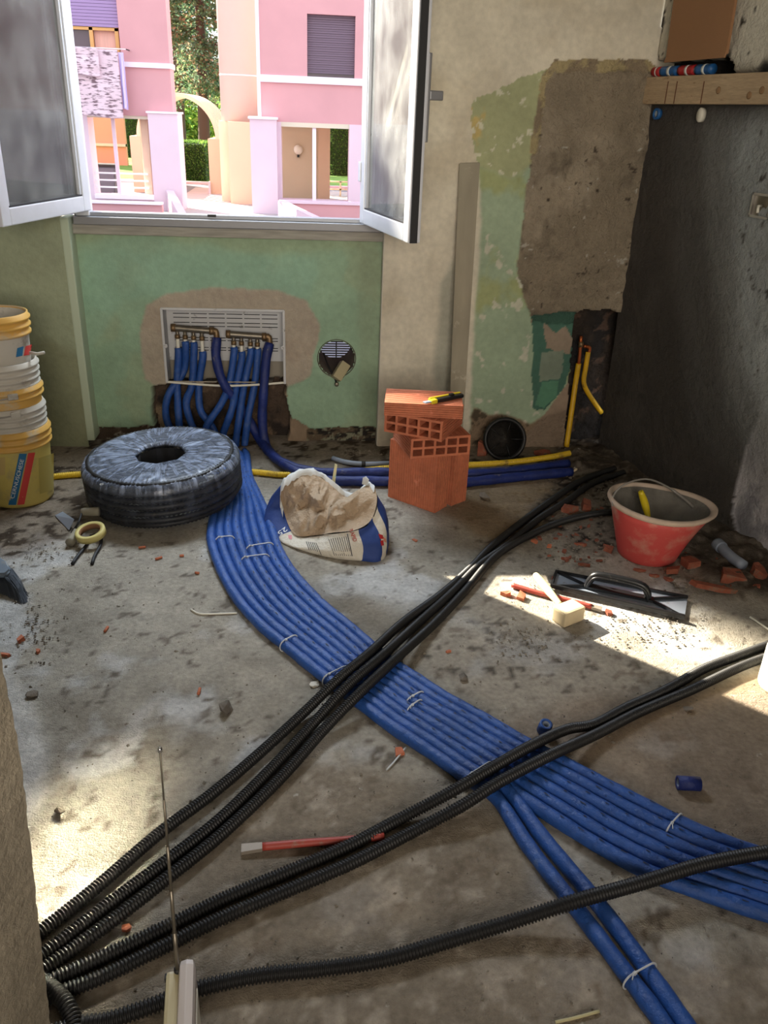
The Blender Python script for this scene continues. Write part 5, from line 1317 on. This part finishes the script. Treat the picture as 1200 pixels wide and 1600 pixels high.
rockthing('mortar_lump', 'small stone under the lower left conduits', 95, 1270, (.016, .014, .010), M['stone'], 37)
sh = 'terracotta shard'
B = [  # px, py, half sizes, label
 (648, 845, (.02, .014, .003), 'flat terracotta chip on the floor right of the cement sack'),
 (623, 1177, (.018, .020, .008), 'terracotta chip with a tie end beneath the blue bundle'),
 (700, 1019, (.012, .008, .004), 'lone small terracotta chip right of the upper conduits'),
 (199, 1452, (.012, .009, .005), 'lone terracotta chip between the conduits at lower left'),
 (33, 1002, (.018, .016, .010), 'larger terracotta chip at the far left floor'), (60, 1020, (.014, .008, .006), 'small terracotta chip right of the larger one at far left'), (8, 1025, (.022, .008, .007), 'terracotta sliver cut by the left edge'),
 (815, 935, (.034, .020, .011), 'terracotta piece left of the mallet in the sun'), (790, 930, (.026, .014, .010), 'leftmost terracotta piece in the sun patch'), (950, 959, (.022, .016, .008), 'terracotta chip right of the mallet head'),
 (865, 905, (.010, .010, .006), 'small chip behind the mallet handle'),
 (1142, 906, (.052, .042, .022), 'largest terracotta lump right of the red bucket'), (1184, 902, (.04, .026, .026), 'terracotta lump at the right edge'), (1078, 884, (.045, .034, .020), 'terracotta lump touching the red bucket at right'),
 (1050, 893, (.03, .02, .012), 'terracotta piece before the lump by the bucket'), (1112, 920, (.075, .014, .010), 'long terracotta sliver right of the black float'), (1181, 923, (.014, .012, .016), 'tiny upright terracotta chip near the right edge'),
 (950, 862, (.022, .03, .014), 'terracotta flake left of the red bucket'), (1000, 893, (.035, .010, .006), 'terracotta sliver in front of the red bucket'), (1022, 901, (.026, .010, .006), 'second terracotta sliver in front of the red bucket'), (1042, 906, (.016, .010, .006), 'third terracotta sliver in front of the red bucket'),
 (890, 800, (.05, .034, .018), 'broken terracotta slab between the two conduits'), (915, 796, (.05, .03, .022), 'broken terracotta slab right of its neighbour between the conduits'),
 (755, 710, (.05, .03, .045), 'terracotta block behind the stacked bricks'), (850, 712, (.055, .022, .016), 'pale terracotta strip lying over the yellow conduit end'), (868, 716, (.06, .018, .012), 'second terracotta strip by the yellow conduit end'),
 (790, 752, (.03, .010, .004), 'thin terracotta chip in front of the dark blue pipes'), (835, 847, (.022, .012, .007), 'terracotta chip just below the branching conduit'), (858, 855, (.018, .012, .005), 'small chip beside the one below the branching conduit'),
 (907, 853, (.034, .014, .007), 'terracotta flake on the open floor left of the bucket'), (912, 884, (.030, .010, .006), 'terracotta sliver above the black float'), (880, 874, (.010, .008, .005), 'tiny chip above the black float'),
]
for i, (px, py, s, lab) in enumerate(B):
    s = tuple(v*(1.1 if px > 1040 and i_ < 2 else .8) for i_, v in enumerate(s))
    rockthing('terracotta_shard', lab, px, py, s, M['terra_d'] if px > 860 and py > 780 or py < 730 else M['terra'], 100+i, 'terracotta shards', True, 'brick piece', rz=(-.3 if s[0] > 2*s[1] else None), z=(.01 if px > 1040 and py < 940 else 0))
# shards nobody can tell apart, scattered between conduits and bucket
areas = [((840, 790, 960, 880), 60, 'small terracotta crumb on the floor left of the red bucket'), ((1040, 860, 1200, 925), 45, 'small terracotta crumb in the rubble right of the red bucket'), ((860, 690, 980, 780), 30, 'small dusty crumb in the dark back corner')]
pool = [shard_mesh(300+i, 1, .6, .28) for i in range(8)]; pool2 = [rock_mesh(340+i, 1, .8, .6, 10) for i in range(8)]
for me in pool: me.materials.append(M['terra_d'])
for me in pool2: me.materials.append(M['stone'])
for (xa, ya, xb_, yb_), n_, lab in areas:
    for k in range(n_):
        px = rnd.uniform(xa, xb_); py = rnd.uniform(ya, yb_); z_ = .006 if px > 1030 or py < 780 else 0.0
        if 950 < px < 1070 and 780 < py < 892: continue
        stone = rnd.random() < .35 or py < 780
        o = bpy.data.objects.new('mortar_crumb' if stone else 'terracotta_crumb', rnd.choice(pool2 if stone else pool)); COL.objects.link(o)
        s = rnd.uniform(.005, .016); g = at(px, py, z_); o.location = (g.x, g.y, z_+s*.3); o.scale = (s, s, s); o.rotation_euler = (rnd.uniform(-.4, .4), rnd.uniform(-.4, .4), rnd.uniform(0, 6))
        tag(o, lab.replace('terracotta', 'grey mortar') if stone else lab, 'rubble', lab.replace('small ', '')+(' of mortar' if stone else ''))
# fine grit over the whole floor: uncountable
V = []; F = []
gr = random.Random(12)
def octa(p, s):
    i = len(V); a = gr.random()*3; ca_, sa_ = math.cos(a)*s, math.sin(a)*s; h = s*gr.uniform(.4, .8)
    V.extend([p+Vector((ca_, sa_, 0)), p+Vector((-sa_*.7, ca_*.7, 0)), p-Vector((ca_, sa_, 0)), p-Vector((-sa_*.7, ca_*.7, 0)), p+Vector((gr.uniform(-.3, .3)*s, 0, h))])
    F.extend([(i, i+1, i+4), (i+1, i+2, i+4), (i+2, i+3, i+4), (i+3, i, i+4)])
for k in range(2600):
    octa(Vector((gr.uniform(-1.4, 1.9), gr.uniform(.8, 3.55), .0015)), gr.uniform(.0012, .0045)*(1 if gr.random() < .93 else 1.9))
for (px, py, sx, sy, n_) in ((960, 770, 60, 50, 500), (1120, 900, 70, 30, 500), (900, 840, 60, 40, 200), (860, 715, 60, 15, 200), (1000, 985, 120, 30, 160), (820, 1000, 70, 40, 120), (60, 990, 40, 50, 120), (60, 860, 60, 20, 80), (140, 735, 60, 8, 140), (560, 705, 60, 8, 160), (850, 740, 60, 10, 100)):
    for k in range(n_):
        g = at(px+gr.gauss(0, sx*.5), min(1500, max(700, py+gr.gauss(0, sy*.5))), .004)
        if g.y < 3.56: octa(g, gr.uniform(.002, .0065))
tag(mk('floor_grit', V, F, mat('grey_grit', c(128, 119, 106), .95, var=[(30, .4)]), None, False), 'fine grey grit and crumbs strewn over the concrete floor', 'grit', kind='stuff')

# ================================================================= OUTSIDE
GZ = -.9
def oy(px, py, Y): return onY(px, py, Y)
YB = 22.0
def wallbox(name, xa, xb_, za, zb_, m, parent, ya=YB, yb=YB+.6): return bx(name, (xa, ya, za), (xb_, yb, zb_), m, parent)
struct(bx('ground_street', (-40, 4.2, GZ-.1), (30, 90, GZ), M['street']))
struct(bx('ground_terrace', (-3.6, 16, GZ), (12, 28.6, GZ+.02), M['pave']))
struct(bx('ground_lawn', (-14, 30.2, GZ), (14, 60, GZ+.03), M['grass']))
struct(bx('path_kerb', (-14, 30.0, GZ), (14, 30.2, GZ+.08), M['pinkl']))
# left building
xE = oy(265, 100, YB).x; xW0, xW1 = oy(60, 40, YB).x, oy(185, 40, YB).x; zS = oy(150, 80, YB).z; zLow = oy(240, 182, YB).z; zTopW = 4.35
lb = thing('apartment_building', 'pink apartment block on the left with a lilac shutter and hanging laundry', 'building', ((-19.05+xE)/2, YB+.3, GZ))
wallbox('upper_wall', xW1, xE, zLow, 16, M['pink'], lb); wallbox('upper_wall', -19.05, xW0, zLow, 16, M['pink'], lb)
wallbox('upper_wall', xW0, xW1, zLow, zS, M['pink'], lb); wallbox('upper_wall', xW0, xW1, zTopW, 16, M['pink'], lb)
za, zb_ = oy(230, 106, YB).z, oy(230, 98, YB).z
wallbox('string_course', oy(192, 100, YB).x, xE+.03, za, zb_, M['band'], lb, YB-.05, YB+.63)
zsh = oy(150, 41, YB).z
for k in range(22):
    z_ = zsh+k*.065
    if z_ < zTopW: bx('shutter_slat', (xW0, YB+.10, z_), (xW1, YB+.13, z_+.058), M['shutl'], lb)
fr = bx('window_frame', (xW1-.12, YB+.12, zS), (xW1-.04, YB+.20, zsh), M['amber'], lb)
bx('frame_member', (xW0, YB+.12, zsh-.07), (xW1-.04, YB+.20, zsh-.01), M['amber'], lb)
xm = oy(141, 60, YB).x; bx('frame_member', (xm-.04, YB+.12, zS), (xm+.04, YB+.20, zsh), M['amber'], lb)
bx('window_curtain', (xm+.04, YB+.24, zS), (xW1-.1, YB+.26, zsh), M['curtain'], lb)
bx('window_pane', (xW0, YB+.22, zS), (xm-.04, YB+.24, zsh), M['pane_d'], lb)
bx('room_back', (xW0-.3, YB+.58, zS-.2), (xW1+.0, YB+.60, zTopW), M['pane_d'], lb)
# lower storey with see-through opening
xo0, xo1 = oy(142, 240, YB).x, oy(240, 240, YB).x; zo0 = oy(190, 304, YB).z
wallbox('lower_wall', -19.05, xo0, GZ, zLow, M['pinkl'], lb)
xp0, xp1 = oy(240, 250, YB).x, oy(283, 250, YB).x
bx('corner_pier', (xp0, YB-.35, GZ), (xp1+.02, YB+.5, oy(260, 179, YB).z+.02), M['pinkl'], lb); bx('pier_cap', (xp0-.03, YB-.38, oy(260, 179, YB).z+.02), (xp1+.05, YB+.53, oy(260, 179, YB).z+.06), M['band'], lb)
wallbox('lower_wall', xo0, xp0, GZ, zo0-.10, M['pinkl'], lb)
bx('opening_sill', (xo0, YB-.06, zo0-.10), (xp0, YB+.3, zo0), M['band'], lb)
bx('opening_frame', (xo1-.06, YB+.02, zo0), (xo1, YB+.2, zLow), M['pinkl'], lb); bx('opening_head', (xo0, YB+.02, zLow-.07), (xo1, YB+.2, zLow), M['cream'], lb)
bx('cream_jamb', (oy(221, 250, YB).x, YB+.25, zo0), (oy(232, 250, YB).x, YB+.6, zLow), M['apric'], lb); bx('cream_jamb', (oy(216, 250, YB).x, YB+.55, zo0), (oy(221, 250, YB).x, YB+.65, zLow), M['cream'], lb)
xmm = oy(180, 240, YB).x; bx('mullion', (xmm-.04, YB+.06, zo0), (xmm+.04, YB+.14, zLow), M['pinkl'], lb)
for py in (272, 283, 294): z_ = oy(190, py, YB).z; bx('railing_bar', (xo0, YB+.16, z_-.015), (xo1-.2, YB+.19, z_+.02), M['band'], lb)
# ramp walls in front of the left block
rw = thing('ramp_wall', 'low pink parapet with a sloping wing below the left block', 'wall', (oy(200, 320, 20).x, 20.6, GZ))
bx('parapet', (oy(120, 320, YB-1).x, YB-1.3, GZ), (oy(256, 320, YB-1).x, YB-1.1, oy(200, 318, YB-1.2).z), M['pink'], rw)
bx('parapet_cap', (oy(120, 320, YB-1).x, YB-1.36, oy(200, 318, YB-1.2).z), (oy(256, 320, YB-1).x, YB-1.04, oy(200, 315, YB-1.2).z), M['band'], rw)
a = oy(254, 300, YB-.9); b = oy(286, 334, YB-3); 
prism('wing_wall', [(a.x, YB-.4, GZ), (a.x, YB-.4, a.z), (b.x, YB-3, GZ+.05), (b.x, YB-3, GZ)], (.18, 0, 0), M['pinkl'], rw)
# right building
xR = oy(405, 100, YB).x; zL2 = oy(480, 192, YB).z; sx0, sx1 = oy(480, 60, YB).x, oy(555, 60, YB).x; sz0, sz1 = oy(515, 115, YB).z, oy(515, 23, YB).z
rbd = thing('apartment_building', 'pink apartment block on the right with a closed mauve roller shutter', 'building', (2.5, YB+.3, GZ))
wallbox('upper_wall', xR, sx0, zL2, 12, M['pink'], rbd); wallbox('upper_wall', sx1, 34, zL2, 12, M['pink'], rbd); wallbox('upper_wall', sx0, sx1, zL2, sz0-.08, M['pink'], rbd); wallbox('upper_wall', sx0, sx1, sz1, 12, M['pink'], rbd)
n_ = 26
for k in range(n_): z_ = sz0+(sz1-sz0)*k/n_; bx('shutter_slat', (sx0, YB+.12+.01*(k % 2), z_), (sx1, YB+.16, z_+(sz1-sz0)/n_*.86), M['shut'], rbd)
bx('shutter_back', (sx0, YB+.16, sz0-.1), (sx1, YB+.18, sz1), M['pane_d'], rbd)
wallbox('string_course', xR-.02, 7, sz0-.23, sz0-.08, M['band'], rbd, YB-.06, YB+.1)
wallbox('corner_strip', xR-.06, xR+.02, zL2, 12, M['band'], rbd, YB-.02, YB+.6)
xq0, xq1 = oy(440, 250, YB).x, oy(545, 250, YB).x; zq0 = oy(490, 314, YB).z
wallbox('lower_wall', xq0-.25, xq0, GZ, zL2, M['pinkl'], rbd); wallbox('lower_wall', xq1, 34, GZ, zL2, M['pinkl'], rbd, YB-.05, YB+.5)
wallbox('lower_wall', xq0, xq1, GZ, zq0, M['pinkl'], rbd)
bx('opening_head', (xq0, YB, zL2-.10), (xq1, YB+.3, zL2), M['cream'], rbd)
xm2 = oy(491, 250, YB).x; bx('mullion', (xm2-.045, YB+.05, zq0), (xm2+.045, YB+.15, zL2), M['band'], rbd)
Yc = YB+4
bx('porch_wall', (oy(436, 250, Yc).x, Yc, GZ), (oy(497, 250, Yc).x, Yc+.3, zL2+1), M['cream'], rbd)
bx('porch_wall', (oy(497, 250, Yc).x, Yc-.5, GZ), (oy(515, 250, Yc).x, Yc+.3, zL2+1), M['apric'], rbd)
bx('porch_ceiling', (xR, YB+.5, zL2), (7, Yc+.6, zL2+.1), M['cream'], rbd)
gq = oy(466, 234, Yc-.14)
gl = thing('globe_lamp', 'white globe lamp on the cream porch wall', 'lamp', (gq.x, Yc, gq.z), 0)
lathe('globe', [(.001, -.13)]+[(.13*math.sin(math.pi*k/12), -.13*math.cos(math.pi*k/12)) for k in range(1, 12)]+[(.001, .13)], M['glassball'], gl, 24, Matrix.Translation(gq))
bx('lamp_bracket', (gq.x-.03, gq.y, gq.z-.2), (gq.x+.03, Yc, gq.z-.11), M['gasket'], gl)
fe = thing('terrace_railing', 'yellowish railing seen through the right-hand porch opening', 'railing', (oy(528, 290, Yc+1).x, Yc+1, GZ))
for py in (284, 296, 308): z_ = oy(528, py, Yc+1).z; bx('railing_bar', (oy(505, 290, Yc+1).x, Yc+1, z_-.02), (oy(570, 290, Yc+1).x, Yc+1.05, z_+.02), M['cream'], fe)
for px in (514, 532, 550): xx = oy(px, 290, Yc+1).x; bx('railing_post', (xx-.025, Yc+1, GZ), (xx+.025, Yc+1.05, oy(528, 283, Yc+1).z), M['cream'], fe)
pr_ = thing('ramp_wall', 'low pink parapet with a sloping cap under the right-hand porch', 'wall', (oy(500, 320, 20.5).x, 20.5, GZ))
bx('parapet', (oy(440, 320, 20.8).x, 20.8, GZ), (3.5, 21.0, oy(500, 319, 20.8).z), M['pink'], pr_); bx('parapet_cap', (oy(436, 320, 20.8).x, 20.75, oy(500, 319, 20.8).z), (3.5, 21.05, oy(500, 315, 20.8).z), M['pinkl'], pr_)
a = oy(434, 313, 21.0); b = oy(495, 342, 18.5)
prism('wing_wall', [(a.x, 21.0, GZ), (a.x, 21.0, a.z), (b.x, 18.5, b.z), (b.x, 18.5, GZ)], (.16, 0, 0), M['pinkl'], pr_)
# piers and great round column between the blocks
pz = oy(410, 186, YB).z
pe = thing('terrace_pier', 'pale pink square pier at the corner of the right-hand block', 'pier', (oy(411, 300, YB-.3).x, YB-.1, GZ))
bx('pier_body', (oy(392, 250, YB-.4).x, YB-.4, GZ), (oy(433, 250, YB-.4).x, YB+.3, pz), M['pinkl'], pe); bx('pier_cap', (oy(391, 250, YB-.4).x-.02, YB-.44, pz), (oy(433, 250, YB-.4).x+.03, YB+.34, pz+.05), M['band'], pe)
YCo = 24.2; cxp = oy(372, 100, YCo).x; rco = (oy(405, 100, YCo).x-oy(339, 100, YCo).x)/2
co = thing('round_column', 'tall pale round column standing between the two pink blocks', 'column', (cxp, YCo, GZ))
zc0 = oy(372, 190, YCo).z
lathe('column_shaft', [(rco, zc0), (rco, 14)], mat('column_render', c(206, 190, 186), .9), co, 64, Matrix.Translation((cxp, YCo+rco, 0)))
lathe('shaft_joint', [(rco+.004, oy(372, 118, YCo).z), (rco+.004, oy(372, 118, YCo).z+.03)], M['band'], co, 64, Matrix.Translation((cxp, YCo+rco, 0)))
bx('column_foot', (oy(343, 250, YCo).x, YCo+.2, GZ), (oy(360, 250, YCo).x, YCo+1.2, zc0), M['cream'], co)
bx('column_foot', (oy(358, 250, YCo-.4).x, YCo-.4, GZ), (oy(392, 250, YCo-.4).x, YCo+.5, zc0), M['apric'], co)
# slatted barrel arch
YA = 26.5
ar = thing('slatted_arch', 'cream barrel arch of parallel curved slats before the conifer', 'pergola', (oy(335, 215, YA).x, YA, GZ))
ac = oy(278, 215, YA); ra = oy(342, 215, YA).x-ac.x
for k in range(9):
    yy = YA+k*.42; V = []; F = []; N_ = 26
    for j in range(N_+1):
        an = math.pi*j/N_
        for (q, dy) in ((ra, 0), (ra, .16), (ra-.10, .16), (ra-.10, 0)): V.append((ac.x+q*math.cos(an), yy+dy, ac.z+q*math.sin(an)))
        if j:
            for s in range(4): a = (j-1)*4+s; b = (j-1)*4+(s+1) % 4; F.append((a, b, b+4, a+4))
    F += [(0, 1, 2, 3), (len(V)-4, len(V)-3, len(V)-2, len(V)-1)]
    mk('arch_slat', V, F, M['cream'], ar, False)
bx('arch_wall', (ac.x+ra-.32, YA, GZ), (ac.x+ra+.05, YA+3.8, ac.z), M['apric'], ar); bx('arch_wall', (ac.x-ra-.2, YA, GZ), (ac.x-ra+.1, YA+3.8, ac.z), M['apric'], ar)
bx('wall_base', (ac.x+ra-.36, YA-.1, GZ), (ac.x+ra-.30, YA+3.8, GZ+.35), M['pinkl'], ar)
# laundry
def cloth(name, label, x0_, x1_, z0_, z1_, Y, m, grp=None, curl=.05):
    V = []; F = []; a, b = 24, 30
    for i in range(a+1):
        for j in range(b+1):
            f, g = i/a, j/b; V.append((x0_+(x1_-x0_)*f, Y+curl*math.sin(f*9)*(1-g)*.8+.01*math.sin(g*11), z0_+(z1_-z0_)*g+.02*math.sin(f*6)*(1-g)))
    for i in range(a):
        for j in range(b): q = i*(b+1)+j; F.append((q, q+1, q+b+2, q+b+1))
    o = mk(name, V, F, m, None); md = o.modifiers.new('thickness', 'SOLIDIFY'); md.thickness = .01
    return tag(o, label, 'laundry', grp)
zt0 = oy(160, 77, YB-.4).z; zb0 = oy(160, 183, YB-.4).z; xs0, xs1 = oy(112, 100, YB-.4).x, oy(188, 130, YB-.4).x
cloth('hanging_sheet', 'long zebra-patterned sheet hanging below the left window', xs0, xs1, zb0, zt0, YB-.40, M['zebra'])
cloth('folded_cloth', 'shorter zebra-patterned layer folded over the top of the sheet', xs0, oy(155, 100, YB-.5).x, oy(140, 118, YB-.5).z, zt0+.02, YB-.50, M['zebra'])
cloth('lilac_towel', 'narrow lilac towel hanging at the right end of the laundry', oy(188, 120, YB-.35).x, oy(196, 120, YB-.35).x, oy(190, 170, YB-.35).z, oy(190, 82, YB-.35).z, YB-.35, M['lilac'], curl=.1)
cl_ = thing('clothes_line', 'thin line carrying the laundry under the left window', 'clothes line', (xs0, YB-.4, zt0)); tube('line_wire', [(xs0, YB-.42, zt0+.02), (oy(197, 80, YB-.4).x, YB-.42, zt0+.02)], .012, M['band'], cl_, 6, .3)
tube('line_bracket', [(oy(197, 80, YB-.4).x, YB-.42, zt0+.02), (oy(197, 80, YB-.4).x, YB, zt0+.02)], .012, M['gasket'], cl_, 6, .2)
# street seen through the porch on the left
sw = thing('garden_wall', 'orange wall across the street seen through the left porch', 'wall', (oy(160, 200, 38).x, 38, GZ))
bx('wall_body', (oy(100, 200, 38).x, 38, GZ), (oy(194, 200, 38).x, 38.3, 3), mat('orange_render', c(226, 156, 130), .9), sw)
bx('wall_coping', (oy(100, 200, 38).x, 37.9, oy(160, 228, 38).z), (oy(194, 200, 38).x, 38.35, oy(160, 226, 38).z+.05), M['cream'], sw)
def car(label, x, y, m, s=1):
    t = thing('parked_car', label, 'car', (x, y, GZ), 0, 'parked cars across the street')
    prism('car_body', [(x-.85, y, GZ+.3), (x+.85, y, GZ+.3), (x+.87, y, GZ+.75), (x+.80, y, GZ+.92), (x-.80, y, GZ+.92), (x-.87, y, GZ+.75)], (0, 3.9, 0), m, t, bev=.05)
    prism('car_cabin', [(x-.74, y+.5, GZ+.92), (x+.74, y+.5, GZ+.92), (x+.56, y+.9, GZ+1.42), (x-.56, y+.9, GZ+1.42)], (0, 2.0, 0), m, t, bev=.05)
    prism('rear_window', [(x-.62, y+.50, GZ+.98), (x+.62, y+.50, GZ+.98), (x+.50, y+.78, GZ+1.34), (x-.50, y+.78, GZ+1.34)], (0, .06, 0), M['pane_d'], t)
    for dx_ in (-.72, .72):
        bx('tail_lamp', (x+dx_-.1, y-.03, GZ+.62), (x+dx_+.1, y+.02, GZ+.8), M['packr'], t)
        for dy in (.7, 3.1): lathe('wheel', [(.001, 0), (.30, 0), (.32, .03), (.32, .17), (.30, .2), (.001, .2)], M['tyre'], t, 24, Matrix.Translation((x+dx_+(.1 if dx_ > 0 else -.1)*0-.1, y+dy, GZ+.32)) @ Matrix.Rotation(math.pi/2, 4, 'Y'))
q = at(191, 243, GZ); car('silver car parked across the street, left of the two', q.x, q.y, M['carb'])
q2 = at(222, 245, GZ); car('white car parked across the street, half hidden by the cream jamb', q2.x, q2.y, M['carw'])
q = at(162, 300, GZ); q = oy(162, 290, 25)
bn = thing('wheelie_bin', 'grey bin behind the railing of the left porch', 'bin', (q.x, 25, GZ)); prism('bin_body', [(q.x-.28, 25, GZ), (q.x+.28, 25, GZ), (q.x+.34, 25, GZ+.75), (q.x-.34, 25, GZ+.75)], (0, .5, 0), M['binp'], bn, bev=.02); bx('bin_lid', (q.x-.37, 24.96, GZ+.75), (q.x+.37, 25.54, GZ+.82), M['tyre'], bn, .02)
# plants
def foliage(name, parent, gen, n, seed, cols, size, label=None, cat=None, kind='stuff'):
    r = random.Random(seed); V = []; F = []; C4 = []
    for k in range(n):
        p, d = gen(r); s = size*r.uniform(.5, 1.2)
        u = Vector((r.gauss(0, 1), r.gauss(0, 1), r.gauss(0, .5))).normalized() if d is None else d
        w = u.cross(Vector((r.gauss(0, 1), r.gauss(0, 1), r.gauss(0, 1)))).normalized()*s*.30
        i = len(V); V += [p-w*.4, p+u*s*.5-w, p+u*s, p+u*s*.5+w]; F.append((i, i+1, i+2, i+3)); cc_ = r.choice(cols); f = r.uniform(.7, 1.2)
        C4 += [(cc_[0]*f, cc_[1]*f, cc_[2]*f, 1)]*4
    o = mk(name, V, F, M['leaf'], parent, False); a = o.data.attributes.new('Col', 'FLOAT_COLOR', 'POINT'); a.data.foreach_set('color', np.array(C4, np.float32).reshape(-1))
    if kind: o['kind'] = kind
    if label: tag(o, label, cat)
    return o
def conifer(label, px, Y, h, rad, seed, cols, n=9000, base=1.6):
    x = oy(px, 100, Y).x; t = thing('conifer_tree', label, 'tree', (x, Y, GZ), 0, 'conifers beyond the buildings'); r0 = random.Random(seed)
    tube('trunk', [(x, Y, GZ), (x+.1, Y, GZ+h*.5), (x, Y, GZ+h)], .2, M['bark'], t, 10, .6, lambda s, i: .24*(1-s/h*.85))
    br = []
    for k in range(70):
        z = GZ+base+(h-base)*k/70; a = r0.uniform(0, 6.28); L = rad*(1-.55*k/70)*r0.uniform(.55, 1.1); br.append((z, a, L))
        if k % 3 == 0: tube('branch', [(x, Y, z), (x+math.cos(a)*L*.9, Y+math.sin(a)*L*.9, z-.12*L)], .04, M['bark'], t, 5, .5)
    def gen(r):
        z, a, L = r.choice(br); f = r.random()**.6; q = Vector((x+math.cos(a)*L*f, Y+math.sin(a)*L*f, z-.16*L*f*f))+Vector((r.gauss(0, .22), r.gauss(0, .22), r.gauss(0, .13)))
        return q, Vector((math.cos(a)+r.gauss(0, .5), math.sin(a)+r.gauss(0, .5), -.25+r.gauss(0, .3))).normalized()
    foliage('needles', t, gen, n*3, seed, cols, .14)
gcol = [c(112, 134, 96)[:3], c(140, 152, 108)[:3], c(92, 118, 92)[:3], c(170, 138, 112)[:3], c(120, 146, 120)[:3]]
conifer('big reddish-green conifer filling the gap left of the round column', 312, 34, 13, 2.4, 4, gcol, 15000, 2.6)
conifer('darker conifer behind, at the left of the gap', 275, 40, 13, 2.2, 8, [c(96, 132, 106)[:3], c(84, 116, 94)[:3], c(120, 148, 112)[:3]], 12000, 3.0)
conifer('slim tree seen through the right-hand porch opening', 536, 42, 8, 1.6, 9, gcol[:3], 4000, 1.2)
def hedge(label, xa, xb_, ya, yb, h, seed):
    t = thing('clipped_hedge', label, 'hedge', ((xa+xb_)/2, (ya+yb)/2, GZ)); bx('hedge_core', (xa+.08, ya+.08, GZ), (xb_-.08, yb-.08, GZ+h-.08), mat('hedge_dark', c(48, 66, 34), .9), t)
    def gen(r):
        s = r.random()
        if s < .35: p = Vector((r.uniform(xa, xb_), r.uniform(ya, yb), GZ+h)); d = Vector((r.gauss(0, .5), r.gauss(0, .5), 1)).normalized()
        elif s < .8: p = Vector((r.uniform(xa, xb_), ya, GZ+r.uniform(0, h))); d = Vector((r.gauss(0, .5), -1, r.gauss(0, .5))).normalized()
        else: p = Vector((r.choice((xa, xb_)), r.uniform(ya, yb), GZ+r.uniform(0, h))); d = None
        return p-Vector((0, 0, .05)), d
    foliage('hedge_leaves', t, gen, int(2600*(xb_-xa)), seed, [c(104, 140, 66)[:3], c(72, 104, 48)[:3], c(126, 156, 76)[:3]], .10)
hA_ = at(283, 283, GZ)
zh = oy(300, 222, hA_.y).z-GZ
hedge('clipped green hedge seen under the slatted arch', oy(262, 250, hA_.y).x, oy(324, 250, hA_.y).x, hA_.y, hA_.y+1.6, zh, 21)
hedge('long clipped hedge beyond the right-hand porch', oy(512, 250, 36).x, oy(575, 250, 36).x, 36, 37.5, 2.2, 22)
hedge('dark hedge wall behind the parked cars', oy(188, 200, 44).x, oy(245, 200, 44).x, 44, 45, 3.0, 23)
def crown(label, x, y, z, r_, n, seed, cols):
    t = thing('leafy_tree', label, 'tree', (x, y, GZ), 0, 'leafy trees beyond the street'); tube('trunk', [(x, y, GZ), (x, y, z)], .14, M['bark'], t, 8, .8)
    foliage('crown_leaves', t, lambda r: (Vector((x+r.gauss(0, r_*.5), y+r.gauss(0, r_*.5), z+r.gauss(0, r_*.4))), None), n, seed, cols, .32)
yg = [c(150, 180, 76)[:3], c(176, 190, 90)[:3], c(110, 150, 70)[:3]]
crown('yellow-green tree crown seen below the arch', oy(284, 200, 48).x, 48, oy(284, 190, 48).z, 2.2, 5000, 31, yg)
crown('yellow-green tree top seen over the parked cars', oy(205, 190, 52).x, 52, oy(205, 190, 52).z, 1.8, 3000, 32, yg)
crown('dark leafy tree far beyond the lawn', oy(315, 190, 58).x, 58, oy(310, 200, 58).z, 3, 5000, 33, gcol[:3])
crown('leafy tree above the hedge at the right-hand porch', oy(530, 200, 50).x, 50, oy(530, 200, 50).z, 2.4, 4000, 34, gcol[:3])
cars_hedge = None
